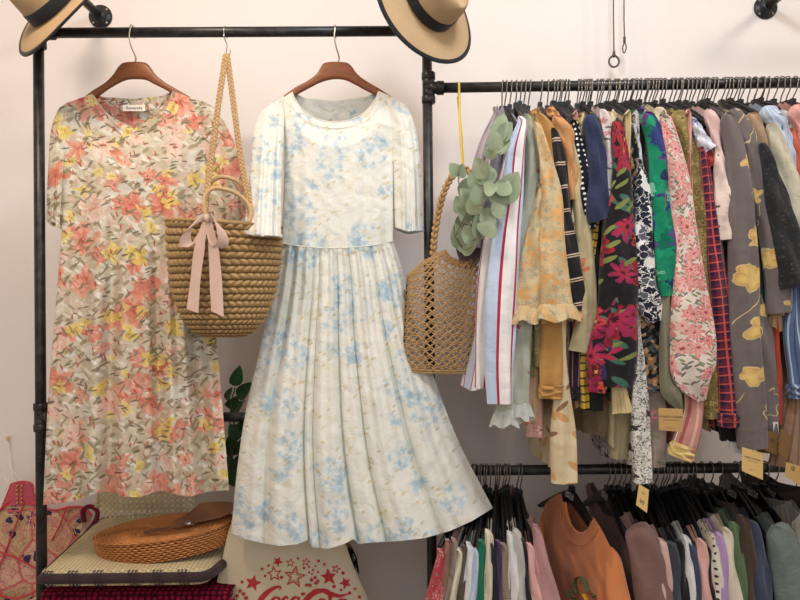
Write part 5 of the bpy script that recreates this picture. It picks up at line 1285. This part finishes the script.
prof = [(Y1 - .01, TZ - .004)] + [(Y1 - (Y1 - Y0) * k / 10, TZ - .004) for k in range(1, 10)] + [(Y0 - .004, TZ - .006), (Y0 - .008, TZ - .02)] + [(Y0 - .010, TZ - .02 - hang * k / 12) for k in range(1, 13)]
V = []; U = []; L = 0
for i, (y, z) in enumerate(prof):
    if i: L += math.hypot(y - prof[i - 1][0], z - prof[i - 1][1])
    for k in range(nx):
        s = k / (nx - 1); dn = max(0, TZ - .02 - z)
        V.append((X0 - .008 + (X1 - X0 + .016) * s, y - .04 * dn / hang * (1 + math.sin(s * 40)) * .5, z + (0.012 * math.sin(s * 80) if i == len(prof) - 1 else 0))); U.append((s * (X1 - X0), L))
A.add(V, gridF(len(prof), nx), U); A.build('draped_cloth', M_LACE, cloth)

# ================================================================== WOVEN TRAY (flat basket with bound edge)
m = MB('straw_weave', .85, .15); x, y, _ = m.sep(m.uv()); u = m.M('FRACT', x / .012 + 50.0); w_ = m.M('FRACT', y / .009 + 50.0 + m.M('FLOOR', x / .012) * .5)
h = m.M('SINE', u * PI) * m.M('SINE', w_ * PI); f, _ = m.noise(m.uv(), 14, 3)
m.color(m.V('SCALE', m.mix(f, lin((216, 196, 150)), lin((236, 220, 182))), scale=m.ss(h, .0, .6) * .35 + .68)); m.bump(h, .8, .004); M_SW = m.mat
tray = thing('woven_tray', 'flat pale straw tray with dark brown bound edge at the bottom left', 'tray', P(130, 580, 1.75))
TT = P(130, 573, 1.70).z   # top surface height
# outline on the horizontal plane: from photo corners
def onz(px, py, z):
    d = P(px, py, 1.0) - Vector((0, 0, CAMZ)); k = (z - CAMZ) / d.z; return Vector((d.x * k, d.y * k, z))
fl = onz(41, 572, TT); fr_ = onz(205, 570, TT); bl = onz(101, 517, TT); br = onz(242, 508, TT)
fr2 = onz(222, 556, TT)
def rounded(poly, r, n=8):
    out = []
    N = len(poly)
    for i in range(N):
        p, a, b = poly[i], poly[i - 1], poly[(i + 1) % N]
        d1, d2 = (a - p).normalized(), (b - p).normalized()
        A0, B0 = p + d1 * r, p + d2 * r
        for k in range(n + 1):
            t = k / n; out.append(A0 * (1 - t) ** 2 + p * 2 * t * (1 - t) + B0 * t ** 2)
    return out
out = rounded([fl, fr_, fr2, br, bl], .03)
out = [Vector(q) for q in resamp([tuple(q) for q in out + [out[0]]], 140)[:-1]]
cen = sum(out, Vector()) / len(out)
V = []; U = []
NR = 24
for i in range(NR):
    k = 1 - i / (NR - 1) * .999
    for q in out:
        p = cen + (q - cen) * k; V.append((p.x, p.y, TT + .006 * math.sin(i / NR * PI) - (.004 if i == 0 else 0))); U.append((p.x, p.y))
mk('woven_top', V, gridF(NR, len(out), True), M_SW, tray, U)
V = []; 
for s, (k, dz) in enumerate([(1.0, 0), (1.02, -.004), (1.03, -.018), (1.02, -.034), (1.0, -.04), (.5, -.04), (.01, -.04)]):
    for q in out: p = cen + (q - cen) * k; V.append((p.x, p.y, TT + dz))
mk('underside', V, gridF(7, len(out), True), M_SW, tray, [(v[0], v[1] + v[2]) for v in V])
m_bind = plain('dark_brown_binding', (62, 46, 48), .8, wr=.5)
A = Acc(); ring = [cen + (q - cen) * 1.03 + Vector((0, 0, -.016)) for q in out] ; _i = min(range(len(ring)), key=lambda i: (ring[i] - fl).length); ring = ring[_i:] + ring[:_i]; _j = [i for i, q in enumerate(ring) if q.y < 2.0]; ring = ring[:max(_j) + 1] if max(_j) < len(ring) - 8 else [q for q in ring[:60]]
tube(A, ring, .017, 12, None, False, 0, (1, .8)); A.build('bound_edge', m_bind, tray)
edgep = [p for p in range(len(out)) if out[p].y < 2.2]
for j, px in enumerate((50, 75, 101, 131, 157, 182)):
    q = min(out, key=lambda o: abs(o.x - onz(px, 573, TT).x) + (10 if o.y > 1.8 else 0)); c = cen + (q - cen) * 1.03 + Vector((0, 0, -.016))
    A = Acc()
    for dx in (-.010, 0, .010):
        pts = [c + Vector((dx + .006 * math.cos(a + 1), -.0135 * math.cos(a) * 1.35 , .0195 * math.sin(a))) for a in np.linspace(-PI * .6, PI * .75, 14)]
        tube(A, pts, .0016, 6)
    A.build('lashing', m_bind, tray)

# ================================================================== WICKER HANDBAG
m = MB('wicker', .6, .3); f, _ = m.noise(m.obj(), 60, 3); m.color(m.mix(f, lin((166, 100, 52)), lin((220, 152, 90)))); M_WICK = m.mat
wk = thing('wicker_handbag', 'round orange brown wicker handbag lying on the straw tray', 'bag', P(160, 555, 1.85))
wc = P(165, 537, 1.83); wc.z = TT + .052
RX_, RYY = P(233, 540, 1.86).x - P(165, 540, 1.86).x, .088
tilt = Matrix.Rotation(math.radians(-7), 4, 'Y') @ Matrix.Rotation(math.radians(5), 4, 'X'); MW = Matrix.Translation(wc) @ tilt
# woven side wall: vertical stakes with weavers running over and under
A = Acc(); NS = 110; rowsn = 9
def wall_r(t):   # t 0 top..1 bottom
    return 1.0 - .10 * t ** 2.2 - .03 * (1 - t) ** 4
for j in range(rowsn):
    t = (j + .5) / rowsn; k = wall_r(t); pts = []
    n = NS * 4
    for i in range(n + 1):
        a = 2 * PI * i / n; w_ = .0022 * math.cos(NS * a / 2 + PI * j)
        pts.append(MW @ Vector((math.cos(a) * (RX_ * k + w_), math.sin(a) * (RYY * k + w_), .022 - t * .062)))
    tube(A, pts, .0028, 6, None, False)
A.build('woven_side', M_WICK, wk)
A = Acc()
for i in range(NS):
    a = 2 * PI * (i + .5) / NS; tube(A, [MW @ Vector((math.cos(a) * RX_ * wall_r(t), math.sin(a) * RYY * wall_r(t), .026 - t * .066)) for t in (0, .3, .6, 1)], .0019, 5)
o = A.build('stakes', simple('dark_wicker', (122, 66, 30), .6, .3), wk); o['kind'] = 'stuff'
A = Acc()
for j in range(26):
    k = .985 * (1 - j / 26) + .02; n = 260; pts = []
    for i in range(n + 1):
        a = 2 * PI * i / n; w_ = .0012 * math.cos(48 * a + PI * j); dip = -.020 * math.exp(-(((math.cos(a) * k - .25) / .45) ** 2 + ((math.sin(a) * k) / .7) ** 2)) 
        pts.append(MW @ Vector((math.cos(a) * RX_ * k, math.sin(a) * RYY * k, .026 + .010 * math.sqrt(max(0, 1 - k * k)) + w_ + dip)))
    tube(A, pts, .0030, 5, None, False)
A.build('woven_lid', M_WICK, wk)
V = [];  
for k, z in ((.97, .022), (.5, .022), (.01, .02)):
    for i in range(60): a = 2 * PI * i / 60; V.append(MW @ Vector((math.cos(a) * RX_ * k, math.sin(a) * RYY * k, z - .012 * (k < .9))))
mk('lid_lining', V, gridF(3, 60, True), simple('dark_wicker', (122, 66, 30)), wk)
M_LEA = simple('brown_leather', (112, 72, 48), .5, .4, bump=.2)
# raised leather-like flap of the bag with strap, at the right rear
A = Acc(); fz = lambda u, v: .030 + .016 * v + .012 * math.sin(PI * u) 
V = []; U = []
for i in range(14):
    for j in range(24):
        u, v = i / 13, j / 23; a = -.55 + 1.75 * v; k = .12 + .92 * u
        V.append(MW @ Vector((math.cos(a) * RX_ * k * 1.0 + .01, math.sin(a) * RYY * k, .034 + .020 * u * u + .004 * math.sin(v * PI)))); U.append((u * .1, v * .2))
A.add(V, gridF(14, 24), U); A.build('leather_flap', simple('smooth_brown', (136, 90, 58), .5, .4, bump=.15), wk)
A = Acc(); tube(A, [MW @ Vector((-.03, -.055, .043)), MW @ Vector((.02, -.060, .046)), MW @ Vector((.085, -.062, .052)), MW @ Vector((.115, -.058, .050))], .010, 10, 30, True, 0, (1, .35)); o = A.build('leather_strap', M_LEA, wk)
A = Acc(); box(A, MW @ Vector((.10, -.061, .056)), (.008, .013, .003)); A.build('buckle', M_STEEL, o)

# ================================================================== PALM LEAF POUCH
m = MB('palm_weave', .7, .2); x, y, _ = m.sep(m.uv()); a_ = (x + y) / .018; b_ = (x - y) / .018; fa = m.M('FRACT', a_ + 50.0); fb = m.M('FRACT', b_ + 50.0)
h = m.M('MAXIMUM', m.M('SINE', fa * PI), m.M('SINE', fb * PI)) ; chk = m.M('MODULO', m.M('FLOOR', a_ + 50.0) + m.M('FLOOR', b_ + 50.0), 2.0)
g, _ = m.noise(m.uv(), 16, 2); hh = m.M('SINE', fa * PI) * m.M('SINE', fb * PI)
m.color(m.V('SCALE', m.mix(chk, lin((224, 208, 168)), lin((238, 226, 194))), scale=m.ss(hh, 0, .4) * .3 + .72 + g * .1)); m.bump(hh, .6, .004); M_PALM = m.mat
pp = thing('palm_leaf_pouch', 'pale woven palm leaf pouch with zigzag edge behind the wicker handbag', 'pouch', P(147, 520, 1.98))
def pouch_panel(name, Y, top, bot, ylo, zig):
    nx = 81; V = []; U = []
    for i in range(10):
        t = i / 9
        for k in range(nx):
            s = k / (nx - 1); xl = 98 + 0 * t; px = xl + (196 - xl) * s - (6 * t * (s - .5)); z = zig * (abs(((k / 4.0) % 1) - .5) * 2 - .5) * t * 8
            py = top + (bot - top) * t + z
            p = P(px, py, Y + .0); bulge = .02 * math.sin(PI * s) * math.sin(PI * min(1, t + .2))
            V.append((p.x, p.y - bulge, p.z)); U.append((p.x, p.z))
    return mk(name, V, gridF(10, nx), M_PALM, pp, U)
pouch_panel('pouch_flap', 1.955, 484, 516, 0, 1)
pouch_panel('pouch_body', 1.975, 480, 512, 0, 0); pouch_panel('pouch_back', 2.02, 480, 508, 0, 0)
A = Acc(); tube(A, [P(97, 507, 1.985), P(99, 495, 1.985), P(102, 484, 1.99)], .008, 8, 12); A.build('side_seam', M_PALM, pp)

# ================================================================== EMBROIDERED BAG
m = MB('embroidered_patchwork', .8, .2, sheen=.3); v = m.uv(); vd = m.distort(v, 6, .04)
d, c, p = m.vor(vd, 8, .9); e = m.vor(vd, 8, .9, feat='DISTANCE_TO_EDGE'); r, g, b = m.sep(c)
col = m.ramp(r, [(0, (226, 178, 156)), (.25, (214, 166, 134)), (.5, (218, 138, 140)), (.62, (196, 170, 130)), (.8, (230, 192, 164)), (.94, (150, 70, 100))])
f, _ = m.noise(m.distort(v, 16, .06), 34, 3, .6, 2.5); col = m.mix(m.ss(f, .52, .56) * .75, col, lin((200, 110, 116)))
f2, _ = m.noise(m.distort(v, 13, .05), 26, 3, .6, 2.0); col = m.mix(m.ss(f2, .60, .63) * .8, col, lin((230, 206, 170)))
k, t_, rr, gg, pk = flower(m, v, 12, .36, 7, .22, (4, 2, 0), .3, .6); col = m.mix(k, col, m.mix(m.ss(t_, .4, .6), lin((214, 160, 110)), lin((120, 60, 116))))
k, t_, rr, gg, pk = flower(m, v, 20, .34, 3, .3, (1, 7, 0), .3, .7); col = m.mix(k, col, lin((52, 48, 84)))
col = m.mix(m.ss(.035 - e, 0, .02), col, lin((214, 100, 106))); ring_ = m.M('ABSOLUTE', e - .09); col = m.mix(m.ss(.014 - ring_, 0, .008), col, lin((232, 190, 140)))
m.color(col); m.bump(f + f2, .6, .006); M_EMB = m.mat
eb = thing('embroidered_shoulder_bag', 'pink patchwork embroidered bag hanging on the wall at bottom left', 'bag', P(30, 560, 2.08))
YE = 2.10
top = [(-30, 540), (-12, 522), (2, 508), (12, 500), (24, 503), (34, 503), (42, 508), (56, 510), (70, 507), (84, 508), (92, 516)]
bot = [(-30, 640), (0, 640), (30, 640), (50, 636), (66, 630)]
def ed(side):
    def f(u, v, x, z):
        ee = np.clip(np.sin(PI * u), 0, 1) ** .6; return side * .022 * ee * np.clip(np.sin(PI * (v * .8 + .1)), 0, 1) + crumple(x, z, 26, .004) * ee
    return f
A = Acc(); panel(A, top, bot, [(-30, 540), (-36, 580), (-30, 640)], [(92, 516), (82, 550), (70, 590), (66, 630)], 80, 60, fplane(YE), ed(1)); eo = A.build('bag_front', M_EMB, eb)
A = Acc(); panel(A, top, bot, [(-30, 540), (-36, 580), (-30, 640)], [(92, 516), (82, 550), (70, 590), (66, 630)], 40, 40, fplane(YE), ed(-1)); A.build('bag_back', M_EMB, eb)
M_CORAL = simple('coral_braid', (208, 78, 88), .8, .2, amt=.2); M_BEAD = simple('cream_beads', (236, 214, 190), .5, .4); M_MAR = simple('maroon_binding', (110, 34, 52), .8, .2, amt=.2)
A = Acc(); pxtube(A, top, YE - .012, .004, 8, 80); pxtube(A, [(-20, 586), (10, 598), (30, 594), (46, 582)], YE - .03, .0035, 8, 50); pxtube(A, [(24, 503), (8, 545), (-6, 580)], YE - .026, .0028, 8, 50); pxtube(A, [(-10, 548), (20, 560), (42, 572)], YE - .028, .0028, 8, 50); pxtube(A, [(66, 508), (60, 525), (52, 540)], YE - .022, .0028, 8, 50); pxtube(A, [(-10, 605), (16, 612), (40, 604)], YE - .028, .0028, 8, 50); A.build('braid_trim', M_CORAL, eb)
# upper strap piece
A = Acc(); 
def sd_(u, v, x, z): return .012 * np.sin(PI * u) ** .5
panel(A, [(11, 484), (22, 482), (32, 484)], [(2, 507), (20, 505), (38, 507)], [(11, 484), (7, 495), (2, 507)], [(32, 484), (34, 494), (38, 507)], 20, 20, fplane(YE - .005), sd_); st_ = A.build('strap', plain('magenta_cloth', (196, 88, 106)), eb)
A = Acc()
for i in range(5):
    for k in (-1, 1): sphere(A, P(19.5 + k * 2.2, 486 + i * 4.2, YE - .022), .0042, 8, 6)
A.build('gold_beads', simple('gold_bead', (206, 160, 84), .35, .5, .6), st_)
A = Acc(); pxtube(A, [(11, 484), (22, 481.5), (32, 484), (34, 494), (39, 507)], YE - .006, .003, 8, 40); pxtube(A, [(11, 484), (7, 495), (2, 507)], YE - .006, .003, 8, 30); A.build('strap_edging', M_CORAL, st_)
A = Acc()
for i in range(26):
    t_ = i / 25; p = smooth_path([(-20, 592), (10, 604), (32, 600), (50, 588)], 26)[i]; sphere(A, P(p[0], p[1], YE - .034), .0042, 8, 6, (1.4, 1, .7))
o = A.build('bead_row', M_BEAD, eb)
A = Acc(); tube(A, [P(84, 522, YE - .01), P(83, 511, YE - .012), P(90, 506.5, YE - .014), P(97, 511, YE - .014), P(96, 520, YE - .012), P(89, 530, YE - .01), P(84, 536, YE - .01)], .0085, 10, 50, True, 0, (1, .6)); A.build('loop_handle', M_MAR, eb)
# white cord and small wall hook
t = thing('wall_hook', 'small beige hook on the wall with a white cord at far left', 'hook', P(8, 440, WY - .01)); A = Acc()
tube(A, [P(8, 438, WY - .001), P(8, 438, WY - .02)], .005, 10); sphere(A, P(8, 438, WY - .022), .008, 12, 8, (.8, .7, 1.2)); A.build('peg', simple('beige_peg', (222, 196, 158), .5), t)
t2 = thing('white_cord', 'thin white cord running from the small wall hook down to the embroidered bag', 'cord', P(10, 480, 2.12)); A = Acc()
tube(A, [P(8, 442, WY - .02), P(9.5, 455, 2.15), P(11, 470, 2.12), P(16, 486, YE - .01)], .0014, 6, 30); tube(A, [P(8, 442, WY - .02), P(10.5, 456, 2.15), P(12.5, 470, 2.12), P(24, 484, YE - .01)], .0014, 6, 30); tube(A, [P(-14, 473, 2.14), P(0, 474, 2.14), P(7, 481, 2.13), P(10, 494, 2.10)], .0012, 6, 30)
A.build('strand', simple('white_cord', (238, 234, 228), .7), t2)
# ================================================================== LIGHT + CAMERA
def light(name, kind, loc, energy, col, size=.2, target=None, **k):
    l = bpy.data.lights.new(name, kind); l.energy = energy; l.color = col
    if kind == 'AREA': l.size = size
    else: l.shadow_soft_size = size
    for a, b in k.items(): setattr(l, a, b)
    o = bpy.data.objects.new(name, l); o.location = loc; C.objects.link(o)
    if target is not None: o.rotation_euler = (Vector(target) - Vector(loc)).to_track_quat('-Z', 'Y').to_euler()
    return o
light('ceiling_lamp_warm_left', 'AREA', (-.95, .75, 2.82), 18, (1, .79, .61), .3, (-.9, 2, 1.3))
light('ceiling_lamp_cool', 'AREA', (.45, .75, 2.82), 15.5, (.93, .96, 1), .3, (.4, 2, 1.3))
light('ceiling_lamp_warm_right', 'AREA', (1.9, .75, 2.82), 12.5, (1, .86, .72), .3, (1.4, 2, 1.3))
light('front_fill_light', 'AREA', (0.2, -1.2, 2.3), 17, (1, .97, .94), 1.8, (.1, 1.9, 1.2))  # unseen fill added in front to balance the ceiling lamps
w = bpy.data.worlds.new('World'); bpy.context.scene.world = w; w.use_nodes = True
w.node_tree.nodes['Background'].inputs[0].default_value = (1, .97, .95, 1)
w.node_tree.nodes['Background'].inputs[1].default_value = 0.52
cam = bpy.data.cameras.new('camera'); cam.sensor_width = 36; cam.lens = FPX * 36 / 800
co = bpy.data.objects.new('camera', cam); C.objects.link(co)
r_ = Vector((math.cos(ROLL), 0, -math.sin(ROLL))); u_ = Vector((math.sin(ROLL), 0, math.cos(ROLL)))
Mx = Matrix(((r_.x, u_.x, 0, 0), (r_.y, u_.y, -1, 0), (r_.z, u_.z, 0, CAMZ), (0, 0, 0, 1)))
co.matrix_world = Mx
bpy.context.scene.camera = co
sc = bpy.context.scene
sc.view_settings.view_transform = 'Standard'; sc.view_settings.look = 'None'; sc.view_settings.exposure = -0.12
